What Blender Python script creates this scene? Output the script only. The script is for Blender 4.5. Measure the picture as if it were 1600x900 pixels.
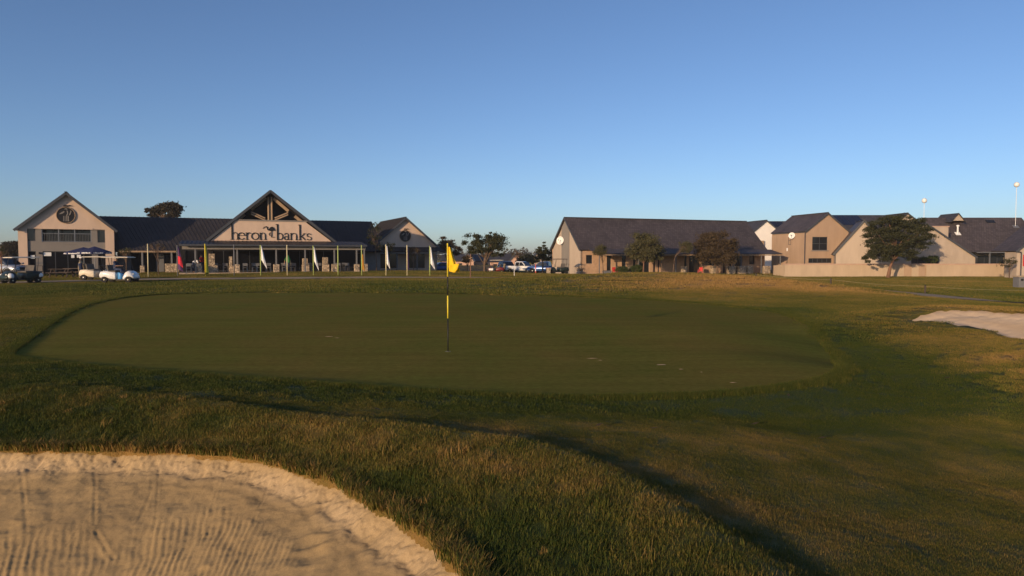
import bpy, bmesh, math, random
import numpy as np
import time; _T0 = time.time()
from mathutils import Vector, Matrix

for o in list(bpy.data.objects): bpy.data.objects.remove(o)
R = math.radians
scene = bpy.context.scene

# ------------------------------------------------------------------ camera
CAM_H = 1.90
FPX = 1100.0                     # focal length in pixels of the 1600 px wide photograph
PITCH = math.atan(50.0/FPX)      # horizon 50 px above the image centre
cam_d = bpy.data.cameras.new('camera'); cam = bpy.data.objects.new('camera', cam_d)
scene.collection.objects.link(cam); scene.camera = cam
cam.location = (0, 0, CAM_H); cam.rotation_euler = (R(90)-PITCH, 0, 0)
cam_d.sensor_width = 36; cam_d.lens = 36*FPX/1600; cam_d.clip_start = 0.05; cam_d.clip_end = 6000

# ------------------------------------------------------------------ sky, sun, exposure
SUN_EL, SUN_AZ = 9.5, 215.2      # the flagstick's shadow gives both
w = bpy.data.worlds.new('World'); scene.world = w; w.use_nodes = True
nt = w.node_tree; nt.nodes.clear()
sky = nt.nodes.new('ShaderNodeTexSky'); sky.sky_type = 'NISHITA'; sky.sun_disc = False
sky.sun_elevation = R(SUN_EL); sky.sun_rotation = R(SUN_AZ)
sky.altitude = 1200; sky.air_density = 0.85; sky.dust_density = 1.9; sky.ozone_density = 2.7
bg = nt.nodes.new('ShaderNodeBackground'); bg.inputs['Strength'].default_value = 0.15
wo = nt.nodes.new('ShaderNodeOutputWorld')
wb = nt.nodes.new('ShaderNodeMix'); wb.data_type = 'RGBA'; wb.blend_type = 'MULTIPLY'; wb.inputs[0].default_value = 1; wb.inputs[7].default_value = (1.02, .972, 1.03, 1)   # the camera's white balance, the same all over the sky
nt.links.new(sky.outputs[0], wb.inputs[6]); nt.links.new(wb.outputs[2], bg.inputs[0]); nt.links.new(bg.outputs[0], wo.inputs[0])
sd = bpy.data.lights.new('sun', 'SUN'); sd.energy = 4.3; sd.angle = R(0.53); sd.color = (1.0, 0.71, 0.43)
so = bpy.data.objects.new('sun', sd); scene.collection.objects.link(so)
az, el = R(SUN_AZ), R(SUN_EL)
TO_SUN = Vector((math.sin(az)*math.cos(el), math.cos(az)*math.cos(el), math.sin(el)))
so.rotation_euler = TO_SUN.to_track_quat('Z', 'Y').to_euler(); so.location = (0, 0, 60)
scene.view_settings.view_transform = 'Standard'; scene.view_settings.look = 'None'
scene.view_settings.exposure = 0.0; scene.view_settings.gamma = 1.0
scene.view_settings.use_curve_mapping = False

# ------------------------------------------------------------------ pixel helpers
ct, st = math.cos(PITCH), math.sin(PITCH)
def ray(px, py):
    u = (px-800)/FPX; v = (450-py)/FPX
    return u, ct+v*st, -st+v*ct
def GP(px, py, z):               # where a pixel's ray meets the level z
    a, b, c = ray(px, py); t = (z-CAM_H)/c
    return (a*t, b*t)
def X(px, d, py=400):            # east position of a pixel column on the line y = d
    a, b, c = ray(px, py); return a/b*d
def Z(py, d):                    # height of a pixel row on the line y = d
    a, b, c = ray(800, py); return CAM_H + c/b*d

# ------------------------------------------------------------------ object helpers
COL = scene.collection
ORIG = {}
def tag(o, label=None, cat=None, group=None, kind=None):
    if label: o['label'] = label
    if cat: o['category'] = cat
    if group: o['group'] = group
    if kind: o['kind'] = kind
    return o
def thing(name, label, cat, loc=(0,0,0), group=None):
    o = bpy.data.objects.new(name, None); COL.objects.link(o); o.location = loc
    o.empty_display_size = 0.3
    ORIG[o.name] = Vector(loc)
    return tag(o, label, cat, group)
def copy_tree(o, parent=None):
    c = o.copy(); COL.objects.link(c); c.parent = parent
    for ch in list(o.children): copy_tree(ch, c)
    return c
def place(o, x, y, z, rz=0, s=1.0):
    o.location = (x, y, z); o.rotation_euler = (0, 0, rz); o.scale = (s, s, s); return o

class MB:
    def __init__(s): s.v = []; s.f = []
    def add(s, vs, fs):
        n = len(s.v); s.v += [tuple(p) for p in vs]; s.f += [tuple(i+n for i in f) for f in fs]; return s
    def hexa(s, p):
        return s.add(p, [(0,3,2,1),(4,5,6,7),(0,1,5,4),(1,2,6,5),(2,3,7,6),(3,0,4,7)])
    def box(s, x0, x1, y0, y1, z0, z1):
        return s.hexa([(x0,y0,z0),(x1,y0,z0),(x1,y1,z0),(x0,y1,z0),(x0,y0,z1),(x1,y0,z1),(x1,y1,z1),(x0,y1,z1)])
    def obox(s, c, sz, M=None):
        hx, hy, hz = sz[0]/2, sz[1]/2, sz[2]/2
        P = [Vector(q) for q in ((-hx,-hy,-hz),(hx,-hy,-hz),(hx,hy,-hz),(-hx,hy,-hz),(-hx,-hy,hz),(hx,-hy,hz),(hx,hy,hz),(-hx,hy,hz))]
        if M is not None: P = [M @ q for q in P]
        return s.hexa([tuple(Vector(c)+q) for q in P])
    def prism(s, poly, ext):
        n = len(poly); e = Vector(ext)
        a = [Vector(p) for p in poly]; b = [p+e for p in a]
        return s.add(a+b, [tuple(range(n-1,-1,-1)), tuple(range(n,2*n))] + [(i,(i+1)%n,n+(i+1)%n,n+i) for i in range(n)])
    def bar(s, p, q, wd, ht=None, up=(0,0,1)):
        ht = ht or wd
        p = Vector(p); q = Vector(q); d = (q-p).normalized(); u = Vector(up)
        if abs(d.dot(u)) > 0.98: u = Vector((0,1,0))
        a = d.cross(u).normalized()*wd/2; b = a.cross(d).normalized()*ht/2
        return s.hexa([p-a-b, p+a-b, p+a+b, p-a+b, q-a-b, q+a-b, q+a+b, q-a+b])
    def tube(s, pts, rad, n=8, cap=True):
        pts = [Vector(p) for p in pts]; m = len(pts)
        if not hasattr(rad, '__len__'): rad = [rad]*m
        vs, fs = [], []
        ref = Vector((0,0,1))
        for i, p in enumerate(pts):
            d = (pts[min(i+1,m-1)]-pts[max(i-1,0)]).normalized()
            if abs(d.dot(ref)) > 0.95: ref = Vector((1,0,0)) if abs(d.x) < 0.9 else Vector((0,1,0))
            a = d.cross(ref).normalized(); b = d.cross(a)
            for k in range(n):
                t = 2*math.pi*k/n; vs.append(p + (a*math.cos(t)+b*math.sin(t))*rad[i])
        for i in range(m-1):
            for k in range(n):
                k2 = (k+1) % n; fs.append((i*n+k, i*n+k2, (i+1)*n+k2, (i+1)*n+k))
        if cap: fs += [tuple(range(n-1,-1,-1)), tuple((m-1)*n+k for k in range(n))]
        return s.add(vs, fs)
    def lathe(s, prof, n=16, M=None):
        M = M or Matrix.Identity(4); vs, fs = [], []
        for r, z in prof:
            for k in range(n):
                t = 2*math.pi*k/n; vs.append(M @ Vector((r*math.cos(t), r*math.sin(t), z)))
        for i in range(len(prof)-1):
            for k in range(n):
                k2 = (k+1) % n; fs.append((i*n+k, i*n+k2, (i+1)*n+k2, (i+1)*n+k))
        fs += [tuple(range(n-1,-1,-1)), tuple((len(prof)-1)*n+k for k in range(n))]
        return s.add(vs, fs)
    def build(s, name, mat, parent=None, smooth=False, bevel=0):
        me = bpy.data.meshes.new(name)
        o_ = ORIG.get(parent.name, Vector()) if parent is not None else Vector()
        if parent is not None and parent.parent is not None:
            o_ = ORIG.get(parent.parent.name, Vector())
        me.from_pydata([tuple(Vector(p)-o_) for p in s.v], [], s.f)
        bm = bmesh.new(); bm.from_mesh(me); bmesh.ops.recalc_face_normals(bm, faces=bm.faces); bm.to_mesh(me); bm.free()
        if smooth: me.polygons.foreach_set('use_smooth', [True]*len(me.polygons))
        me.update(); me.materials.append(mat)
        o = bpy.data.objects.new(name, me); COL.objects.link(o)
        if parent is not None: o.parent = parent
        if bevel:
            b = o.modifiers.new('bevel', 'BEVEL'); b.width = bevel; b.segments = 2; b.limit_method = 'ANGLE'
        return o
def mesh_np(name, V, F, mat, parent=None, smooth=True):
    me = bpy.data.meshes.new(name)
    V = np.asarray(V, dtype=np.float32); F = np.asarray(F, dtype=np.int32); k = F.shape[1]
    me.vertices.add(len(V)); me.vertices.foreach_set('co', V.ravel())
    me.loops.add(F.size); me.loops.foreach_set('vertex_index', F.ravel())
    me.polygons.add(len(F)); me.polygons.foreach_set('loop_start', np.arange(0, F.size, k, dtype=np.int32))
    me.polygons.foreach_set('use_smooth', np.full(len(F), smooth))
    me.update(); me.validate()
    if mat: me.materials.append(mat)
    o = bpy.data.objects.new(name, me); COL.objects.link(o)
    if parent is not None: o.parent = parent
    return o

# ------------------------------------------------------------------ materials
def new_mat(name):
    m = bpy.data.materials.new(name); m.use_nodes = True; n = m.node_tree; n.nodes.clear()
    out = n.nodes.new('ShaderNodeOutputMaterial'); b = n.nodes.new('ShaderNodeBsdfPrincipled')
    n.links.new(b.outputs[0], out.inputs[0]); return m, n, b, out
def N(n, t, **kw):
    x = n.nodes.new(t)
    for k, v in kw.items():
        if k.startswith('_'): setattr(x, k[1:], v)
        else: x.inputs[k].default_value = v
    return x
def surf(name, col, rough=0.8, var=0.15, scale=2.0, bump=0.0, bscale=30, metal=0.0, spec=0.3, stretch=None, emit=None):
    """plain surface: colour broken up by two noises, with a fine relief"""
    m, n, b, out = new_mat(name)
    tc = N(n, 'ShaderNodeTexCoord'); mp = N(n, 'ShaderNodeMapping')
    if stretch: mp.inputs['Scale'].default_value = stretch
    n.links.new(tc.outputs['Object'], mp.inputs[0])
    n1 = N(n, 'ShaderNodeTexNoise', Scale=scale, Detail=6.0, Roughness=0.6); n.links.new(mp.outputs[0], n1.inputs['Vector'])
    rp = N(n, 'ShaderNodeMapRange'); n.links.new(n1.outputs['Fac'], rp.inputs[0])
    rp.inputs[1].default_value = 0.3; rp.inputs[2].default_value = 0.7; rp.inputs[3].default_value = 1-var; rp.inputs[4].default_value = 1+var
    mx = N(n, 'ShaderNodeMix', _data_type='RGBA', _blend_type='MULTIPLY'); mx.inputs[0].default_value = 1
    mx.inputs[6].default_value = (*col, 1); n.links.new(rp.outputs[0], mx.inputs[7])
    n.links.new(mx.outputs[2], b.inputs['Base Color'])
    b.inputs['Roughness'].default_value = rough; b.inputs['Metallic'].default_value = metal
    b.inputs['Specular IOR Level'].default_value = spec
    if bump:
        n2 = N(n, 'ShaderNodeTexNoise', Scale=bscale, Detail=4.0); n.links.new(mp.outputs[0], n2.inputs['Vector'])
        bp = N(n, 'ShaderNodeBump', Strength=bump, Distance=0.02); n.links.new(n2.outputs['Fac'], bp.inputs['Height'])
        n.links.new(bp.outputs[0], b.inputs['Normal'])
    if emit:
        b.inputs['Emission Color'].default_value = (*col, 1); b.inputs['Emission Strength'].default_value = emit
    return m
def tile_mat(name, col, course=0.35, var=0.25):
    """roof tiles too far away to tell apart: courses and tile joints as fine relief and tone"""
    m, n, b, out = new_mat(name)
    tc = N(n, 'ShaderNodeTexCoord')
    uv = N(n, 'ShaderNodeUVMap')
    br = N(n, 'ShaderNodeTexBrick'); n.links.new(uv.outputs[0], br.inputs['Vector'])
    br.inputs['Scale'].default_value = 1.0; br.inputs['Brick Width'].default_value = 0.33; br.inputs['Row Height'].default_value = course
    br.inputs['Mortar Size'].default_value = 0.03; br.inputs['Mortar Smooth'].default_value = 0.3; br.inputs['Bias'].default_value = 0
    br.inputs['Color1'].default_value = (*[c*(1-var) for c in col], 1); br.inputs['Color2'].default_value = (*[c*(1+var) for c in col], 1)
    br.inputs['Mortar'].default_value = (*[c*0.5 for c in col], 1)
    n1 = N(n, 'ShaderNodeTexNoise', Scale=0.6, Detail=6.0); n.links.new(tc.outputs['Object'], n1.inputs['Vector'])
    rp = N(n, 'ShaderNodeMapRange'); n.links.new(n1.outputs['Fac'], rp.inputs[0])
    rp.inputs[1].default_value = .3; rp.inputs[2].default_value = .7; rp.inputs[3].default_value = .8; rp.inputs[4].default_value = 1.2
    mx = N(n, 'ShaderNodeMix', _data_type='RGBA', _blend_type='MULTIPLY'); mx.inputs[0].default_value = 1
    n.links.new(br.outputs['Color'], mx.inputs[6]); n.links.new(rp.outputs[0], mx.inputs[7])
    n.links.new(mx.outputs[2], b.inputs['Base Color']); b.inputs['Roughness'].default_value = 0.6
    bp = N(n, 'ShaderNodeBump', Strength=0.5, Distance=0.03); n.links.new(br.outputs['Fac'], bp.inputs['Height']); bp.invert = True
    n.links.new(bp.outputs[0], b.inputs['Normal'])
    return m
def stone_mat(name, col):
    m, n, b, out = new_mat(name)
    tc = N(n, 'ShaderNodeTexCoord')
    vo = N(n, 'ShaderNodeTexVoronoi', Scale=4.5); n.links.new(tc.outputs['Object'], vo.inputs['Vector'])
    ve = N(n, 'ShaderNodeTexVoronoi', Scale=4.5, _feature='DISTANCE_TO_EDGE'); n.links.new(tc.outputs['Object'], ve.inputs['Vector'])
    sp = N(n, 'ShaderNodeSeparateColor'); n.links.new(vo.outputs['Color'], sp.inputs[0])
    rp = N(n, 'ShaderNodeMapRange'); n.links.new(sp.outputs[0], rp.inputs[0]); rp.inputs[3].default_value = .65; rp.inputs[4].default_value = 1.25
    mx = N(n, 'ShaderNodeMix', _data_type='RGBA', _blend_type='MULTIPLY'); mx.inputs[0].default_value = 1; mx.inputs[6].default_value = (*col, 1)
    n.links.new(rp.outputs[0], mx.inputs[7])
    ed = N(n, 'ShaderNodeMapRange'); n.links.new(ve.outputs['Distance'], ed.inputs[0]); ed.inputs[1].default_value = .0; ed.inputs[2].default_value = .08
    m2 = N(n, 'ShaderNodeMix', _data_type='RGBA'); n.links.new(ed.outputs[0], m2.inputs[0]); m2.inputs[6].default_value = (.1,.085,.07,1)
    n.links.new(mx.outputs[2], m2.inputs[7]); n.links.new(m2.outputs[2], b.inputs['Base Color'])
    bp = N(n, 'ShaderNodeBump', Strength=.8, Distance=.04); n.links.new(ed.outputs[0], bp.inputs['Height']); n.links.new(bp.outputs[0], b.inputs['Normal'])
    b.inputs['Roughness'].default_value = .9
    return m
def leaf_mat(name, c1, c2, trans=0.25):
    m, n, b, out = new_mat(name)
    g = N(n, 'ShaderNodeNewGeometry')
    mx = N(n, 'ShaderNodeMix', _data_type='RGBA'); n.links.new(g.outputs['Random Per Island'], mx.inputs[0])
    mx.inputs[6].default_value = (*c1, 1); mx.inputs[7].default_value = (*c2, 1)
    n.links.new(mx.outputs[2], b.inputs['Base Color']); b.inputs['Roughness'].default_value = .7; b.inputs['Specular IOR Level'].default_value = .2
    tr = N(n, 'ShaderNodeBsdfTranslucent'); n.links.new(mx.outputs[2], tr.inputs[0])
    ms = N(n, 'ShaderNodeMixShader'); ms.inputs[0].default_value = trans
    n.links.new(b.outputs[0], ms.inputs[1]); n.links.new(tr.outputs[0], ms.inputs[2]); n.links.new(ms.outputs[0], out.inputs[0])
    return m
GREEN_C, DRY_C, LUSH_C = (0.086, 0.080, 0.015), (0.265, 0.155, 0.050), (0.030, 0.046, 0.008)  # lush and dry ends also serve the hollow's painted shade and slope's painted sun
def turf_mat(name, inst, gain=1.0, trans=0.2):
    """grass colour from the per-point dryness; 'inst' reads it from the instancing points"""
    m, n, b, out = new_mat(name)
    at = N(n, 'ShaderNodeAttribute', _attribute_name='dry', _attribute_type='INSTANCER' if inst else 'GEOMETRY')
    tc = N(n, 'ShaderNodeNewGeometry')
    n1 = N(n, 'ShaderNodeTexNoise', Scale=(11.0 if not inst else 40.0), Detail=6.0, Roughness=.7); n.links.new(tc.outputs['Position'], n1.inputs['Vector'])
    ad = N(n, 'ShaderNodeMath', _operation='MULTIPLY_ADD'); n.links.new(n1.outputs['Fac'], ad.inputs[0]); ad.inputs[1].default_value = .7
    n.links.new(at.outputs['Fac'], ad.inputs[2])
    s2 = N(n, 'ShaderNodeMath', _operation='SUBTRACT'); n.links.new(ad.outputs[0], s2.inputs[0]); s2.inputs[1].default_value = .35
    fac = s2
    if inst:
        ri = N(n, 'ShaderNodeMath', _operation='MULTIPLY_ADD'); n.links.new(tc.outputs['Random Per Island'], ri.inputs[0]); ri.inputs[1].default_value = .55
        n.links.new(s2.outputs[0], ri.inputs[2])
        s3 = N(n, 'ShaderNodeMath', _operation='SUBTRACT'); n.links.new(ri.outputs[0], s3.inputs[0]); s3.inputs[1].default_value = .24; fac = s3
    cr = N(n, 'ShaderNodeValToRGB'); n.links.new(fac.outputs[0], cr.inputs[0])
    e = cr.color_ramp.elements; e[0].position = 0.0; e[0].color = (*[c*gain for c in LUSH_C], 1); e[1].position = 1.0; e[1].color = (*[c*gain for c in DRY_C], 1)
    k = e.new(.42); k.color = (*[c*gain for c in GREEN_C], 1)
    n.links.new(cr.outputs[0], b.inputs['Base Color']); b.inputs['Roughness'].default_value = .75; b.inputs['Specular IOR Level'].default_value = .15
    if inst:
        tr = N(n, 'ShaderNodeBsdfTranslucent'); n.links.new(cr.outputs[0], tr.inputs[0])
        ms = N(n, 'ShaderNodeMixShader'); ms.inputs[0].default_value = trans
        n.links.new(b.outputs[0], ms.inputs[1]); n.links.new(tr.outputs[0], ms.inputs[2]); n.links.new(ms.outputs[0], out.inputs[0])
    else:
        n2 = N(n, 'ShaderNodeTexNoise', Scale=60.0, Detail=5.0, Roughness=.7); n.links.new(tc.outputs['Position'], n2.inputs['Vector'])
        bp = N(n, 'ShaderNodeBump', Strength=.9, Distance=.03); n.links.new(n2.outputs['Fac'], bp.inputs['Height']); n.links.new(bp.outputs[0], b.inputs['Normal'])
    return m

M = {}
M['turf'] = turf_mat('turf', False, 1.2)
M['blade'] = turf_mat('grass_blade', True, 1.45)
M['tan'] = surf('wall_tan', (.60,.45,.34), .9, .10, 1.1, .15, 40, stretch=(1,1,.3))
M['taupe'] = surf('wall_taupe', (.22,.20,.18), .9, .07, .7, .15, 40)
M['cream'] = surf('wall_cream', (.43,.35,.275), .9, .10, 1.1, .15, 40, stretch=(1,1,.3))
M['sandwall'] = surf('wall_sand', (.50,.375,.255), .9, .06, .5, .15, 40)
M['sandwall2'] = surf('wall_warm', (.40,.28,.19), .9, .10, 1.1, .15, 40, stretch=(1,1,.3))
M['bwall'] = surf('wall_boundary', (.47,.36,.25), .9, .10, 1.1, .15, 40, stretch=(1,1,.3))
M['coping'] = surf('coping', (.47,.32,.24), .9, .1, 1.5, .2, 30)
M['white_wall'] = surf('wall_white', (.80,.76,.70), .85, .05, .6, .1, 40)
M['brickwall'] = surf('wall_facebrick', (.50,.325,.205), .9, .14, 3, .3, 20)
M['pinkwall'] = surf('wall_pink', (.52,.33,.24), .9, .08, .5)
M['roofmetal'] = surf('roof_metal', (.042,.038,.039), .55, .18, .8, 0, 1, .0, .2)
M['fascia'] = surf('fascia', (.06,.065,.075), .5, .1, 1)
M['tile'] = tile_mat('roof_tile', (.080,.064,.062))
M['tile_dark'] = tile_mat('roof_tile_dark', (.058,.052,.053))
M['wood'] = surf('timber', (.33,.23,.145), .7, .15, 3, .2, 20, stretch=(1,1,.3))
M['darkwood'] = surf('dark_timber', (.07,.05,.04), .7, .2, 4)
M['stone'] = stone_mat('stone_pillar', (.48,.37,.25))
M['glass'] = surf('window_glass', (.018,.02,.024), .08, .1, 1, 0, 1, 0, .6)
M['darkglass'] = surf('screened_glass', (.006,.006,.008), .35, .1, 1, 0, 1, 0, .12)
M['rope'] = surf('rope', (.34,.28,.16), .9, .1, 5)
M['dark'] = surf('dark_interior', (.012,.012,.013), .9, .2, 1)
M['black'] = surf('black_paint', (.015,.015,.017), .5, .1, 3)
M['blackm'] = surf('black_metal', (.02,.02,.022), .4, .1, 3)
M['steel'] = surf('grey_steel', (.28,.28,.28), .4, .1, 3, 0, 1, .6)
M['greypaint'] = surf('grey_paint', (.16,.16,.165), .6, .1, 2)
M['white'] = surf('white_paint', (.78,.77,.74), .4, .04, 3)
M['whitecar'] = surf('white_car_paint', (.75,.75,.74), .22, .03, 2, 0, 1, 0, .6)
M['silvercar'] = surf('silver_car_paint', (.42,.44,.47), .25, .03, 2, 0, 1, .5, .6)
M['bluecar'] = surf('blue_car_paint', (.05,.13,.36), .22, .05, 2, 0, 1, .2, .6)
M['greycar'] = surf('slate_car_paint', (.06,.10,.16), .25, .05, 2, 0, 1, .2, .6)
M['rubber'] = surf('tyre_rubber', (.015,.015,.015), .8, .15, 8)
M['rim'] = surf('wheel_rim', (.55,.50,.36), .4, .08, 6)
M['creambody'] = surf('cream_plastic', (.70,.62,.48), .35, .05, 4)
M['bluebox'] = surf('blue_plastic', (.07,.26,.55), .4, .06, 4)
M['redbody'] = surf('dark_red_plastic', (.14,.02,.025), .35, .06, 4)
M['greenbody'] = surf('dark_green_plastic', (.02,.03,.025), .35, .06, 4)
M['seat'] = surf('seat_vinyl', (.10,.09,.08), .6, .1, 6)
M['lamp'] = surf('lamp_glass', (.75,.72,.65), .1, .03, 6)
M['redlamp'] = surf('red_plastic', (.55,.03,.03), .4, .08, 6)
M['yellow'] = surf('yellow_cloth', (.80,.50,.015), .8, .08, 12, .1, 200)
M['yellowp'] = surf('yellow_paint', (.75,.60,.05), .4, .05, 10)
M['whitecloth'] = surf('white_cloth', (.78,.77,.76), .85, .05, 8)
M['redcloth'] = surf('red_cloth', (.62,.03,.05), .85, .06, 8)
M['purplecloth'] = surf('purple_cloth', (.09,.045,.12), .85, .06, 8)
M['greencloth'] = surf('green_cloth', (.16,.19,.03), .85, .06, 8)
M['greencloth2'] = surf('leaf_green_cloth', (.05,.22,.06), .85, .06, 8)
M['orangecloth'] = surf('orange_cloth', (.55,.26,.04), .85, .06, 8)
M['yellowcloth'] = surf('pale_yellow_cloth', (.66,.60,.16), .85, .06, 8)
M['pole'] = surf('pale_pole', (.62,.55,.33), .5, .06, 6)
M['polegreen'] = surf('green_pole', (.38,.45,.14), .5, .06, 6)
M['navy'] = surf('navy_canvas', (.022,.028,.085), .85, .1, 5)
M['skin'] = surf('skin', (.36,.21,.14), .6, .05, 10)
M['skindark'] = surf('skin_dark', (.09,.05,.035), .6, .05, 10)
M['hair'] = surf('hair', (.02,.016,.014), .7, .1, 20)
M['bluecloth'] = surf('dark_blue_cloth', (.035,.05,.10), .85, .08, 10)
M['khaki'] = surf('khaki_cloth', (.30,.24,.16), .85, .08, 10)
M['bark'] = surf('bark', (.14,.095,.065), .95, .3, 8, .6, 25, stretch=(1,1,.35))
M['barkred'] = surf('bark_red', (.20,.11,.07), .95, .3, 8, .6, 25, stretch=(1,1,.35))
M['leafdark'] = leaf_mat('foliage_dark', (.030,.036,.014), (.075,.075,.032))
M['leafolive'] = leaf_mat('foliage_olive', (.060,.062,.026), (.135,.120,.055))
M['leafbrown'] = leaf_mat('foliage_brown', (.060,.042,.022), (.12,.085,.045))
M['leafgreen'] = leaf_mat('foliage_green', (.040,.060,.015), (.09,.11,.035))
M['leaffar'] = leaf_mat('foliage_far', (.035,.032,.022), (.075,.06,.04))
M['concrete'] = surf('path_concrete', (.40,.31,.215), 1.0, .15, 1.5, .3, 25, 0, 0.0)
M['asphalt'] = surf('asphalt', (.075,.065,.055), 1.0, .2, 1.5, .4, 40, 0, 0.0)
M['solar'] = surf('solar_panel', (.012,.014,.03), .15, .1, 2, 0, 1, 0, .6)

# ------------------------------------------------------------------ noise and distance in numpy
def _h(ix, iy, seed):
    n = (ix*374761393 + iy*668265263 + seed*974634777) & 0xFFFFFFFF
    n = ((n ^ (n >> 13))*1274126177) & 0xFFFFFFFF
    return ((n ^ (n >> 16)) & 0xFFFF)/65535.0
def vnoise(x, y, seed=0):
    x = np.asarray(x, float); y = np.asarray(y, float)
    ix = np.floor(x).astype(np.int64); iy = np.floor(y).astype(np.int64); fx = x-ix; fy = y-iy
    fx = fx*fx*(3-2*fx); fy = fy*fy*(3-2*fy)
    a = _h(ix, iy, seed); b = _h(ix+1, iy, seed); c = _h(ix, iy+1, seed); d = _h(ix+1, iy+1, seed)
    return (a*(1-fx)+b*fx)*(1-fy)+(c*(1-fx)+d*fx)*fy
def fbm(x, y, seed=0, oct=4, gain=.5):
    s = 0; a = 1; t = 0
    for i in range(oct):
        s = s + a*vnoise(np.asarray(x)*2**i+i*17.3, np.asarray(y)*2**i-i*9.1, seed+i); t += a; a *= gain
    return s/t
def sstep(a, b, x):
    t = np.clip((x-a)/(b-a), 0, 1); return t*t*(3-2*t)
def catmull(P, n, closed):
    P = [np.array(p, float) for p in P]; m = len(P); out = []
    rng = range(m) if closed else range(m-1)
    for i in rng:
        p0 = P[(i-1) % m] if closed or i > 0 else P[i]; p1 = P[i]; p2 = P[(i+1) % m]
        p3 = P[(i+2) % m] if closed or i+2 < m else P[(i+1) % m]
        for k in range(n):
            t = k/n
            out.append(.5*((2*p1)+(-p0+p2)*t+(2*p0-5*p1+4*p2-p3)*t*t+(-p0+3*p1-3*p2+p3)*t**3))
    if not closed: out.append(P[-1])
    return np.array(out)
def pdist(x, y, poly, closed):
    """distance to a polyline"""
    x = np.asarray(x, float); y = np.asarray(y, float)
    best = np.full(x.shape, 1e9); m = len(poly)
    for i in range(m if closed else m-1):
        ax, ay = poly[i]; bx, by = poly[(i+1) % m]; dx, dy = bx-ax, by-ay
        L = dx*dx+dy*dy+1e-12
        t = np.clip(((x-ax)*dx+(y-ay)*dy)/L, 0, 1)
        best = np.minimum(best, (x-ax-t*dx)**2+(y-ay-t*dy)**2)
    return np.sqrt(best)
def inside(x, y, poly):
    x = np.asarray(x, float); y = np.asarray(y, float); r = np.zeros(x.shape, bool); m = len(poly)
    for i in range(m):
        ax, ay = poly[i]; bx, by = poly[(i+1) % m]
        if ay == by: continue
        c = ((ay > y) != (by > y)) & (x < (bx-ax)*(y-ay)/(by-ay)+ax); r ^= c
    return r
def near_only(fn, x, y, poly, marg):
    """work a distance out only near the outline; farther away the distance to its box will do"""
    x = np.asarray(x, float); y = np.asarray(y, float)
    lo = poly.min(0); hi = poly.max(0)
    bx = np.maximum(np.maximum(lo[0]-x, x-hi[0]), 0); by = np.maximum(np.maximum(lo[1]-y, y-hi[1]), 0)
    d = np.hypot(bx, by)+.0; k = d < marg
    if k.any(): d[k] = fn(x[k], y[k])
    return d
def sdist(x, y, poly):           # negative inside
    def f(a, b):
        d = pdist(a, b, poly, True); return np.where(inside(a, b, poly), -d, d)
    return near_only(f, x, y, poly, 6.0)

# ------------------------------------------------------------------ the lie of the land
GREEN = catmull([GP(px, py, 0) for px, py in [(15,553),(40,535),(75,510),(110,488),(150,473),(200,464),(260,459.5),(350,457),(450,456),
    (550,456),(650,457),(750,458),(850,460.5),(950,464),(1050,470),(1130,477),(1215,488),(1260,505),(1295,535),(1312,565),(1305,580),
    (1270,595),(1200,608),(1100,617),(1000,621),(850,621),(700,617),(550,610),(400,600),(250,588),(130,575),(40,562)]], 5, True)
LIP = 0.12
RH = 0.34
BE = [GP(px, py, LIP) for px, py in [(-420,690),(-200,694),(0,699),(100,700),(200,702),(330,707),(400,715),(480,735),(560,768),(630,810),(690,857),(735,903),(775,960),(800,1040),(805,1150)]]
BE = catmull(BE + [(-0.2,1.4),(-1.5,0.2),(-4.5,-.8),(-9.5,0),(-11.5,3.2)], 10, True)
_a = np.arange(len(BE)); BE = BE + np.stack([np.array([(fbm(i*.33, 5.1, 3)-.5) for i in _a]), np.array([(fbm(i*.33, 9.7, 8)-.5) for i in _a])], 1)*.16
RIDGE = catmull([GP(px, py, RH) for px, py in [(-520,560),(-300,574),(-80,592),(160,607),(400,640),(640,667),(800,692),(900,722),(1000,770),(1100,836),(1200,903),(1290,985),(1380,1090)]]
                + [(1.75,.9),(1.9,-1.5),(1.7,-5)], 6, False)
B2 = catmull([(10.5,18.5),(11.0,17.8),(11.15,16.4),(10.75,14.2),(10.7,11.8),(11.5,10.0),(14,9.5),(15,12),(14.2,15),(12.95,17.3),(12.3,18.4),(11.5,19.0)], 8, True)
_a = np.arange(len(B2)); B2 = B2 + np.stack([np.array([(fbm(i*.4, 2.1, 13)-.5) for i in _a]), np.array([(fbm(i*.4, 7.7, 18)-.5) for i in _a])], 1)*.25

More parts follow.
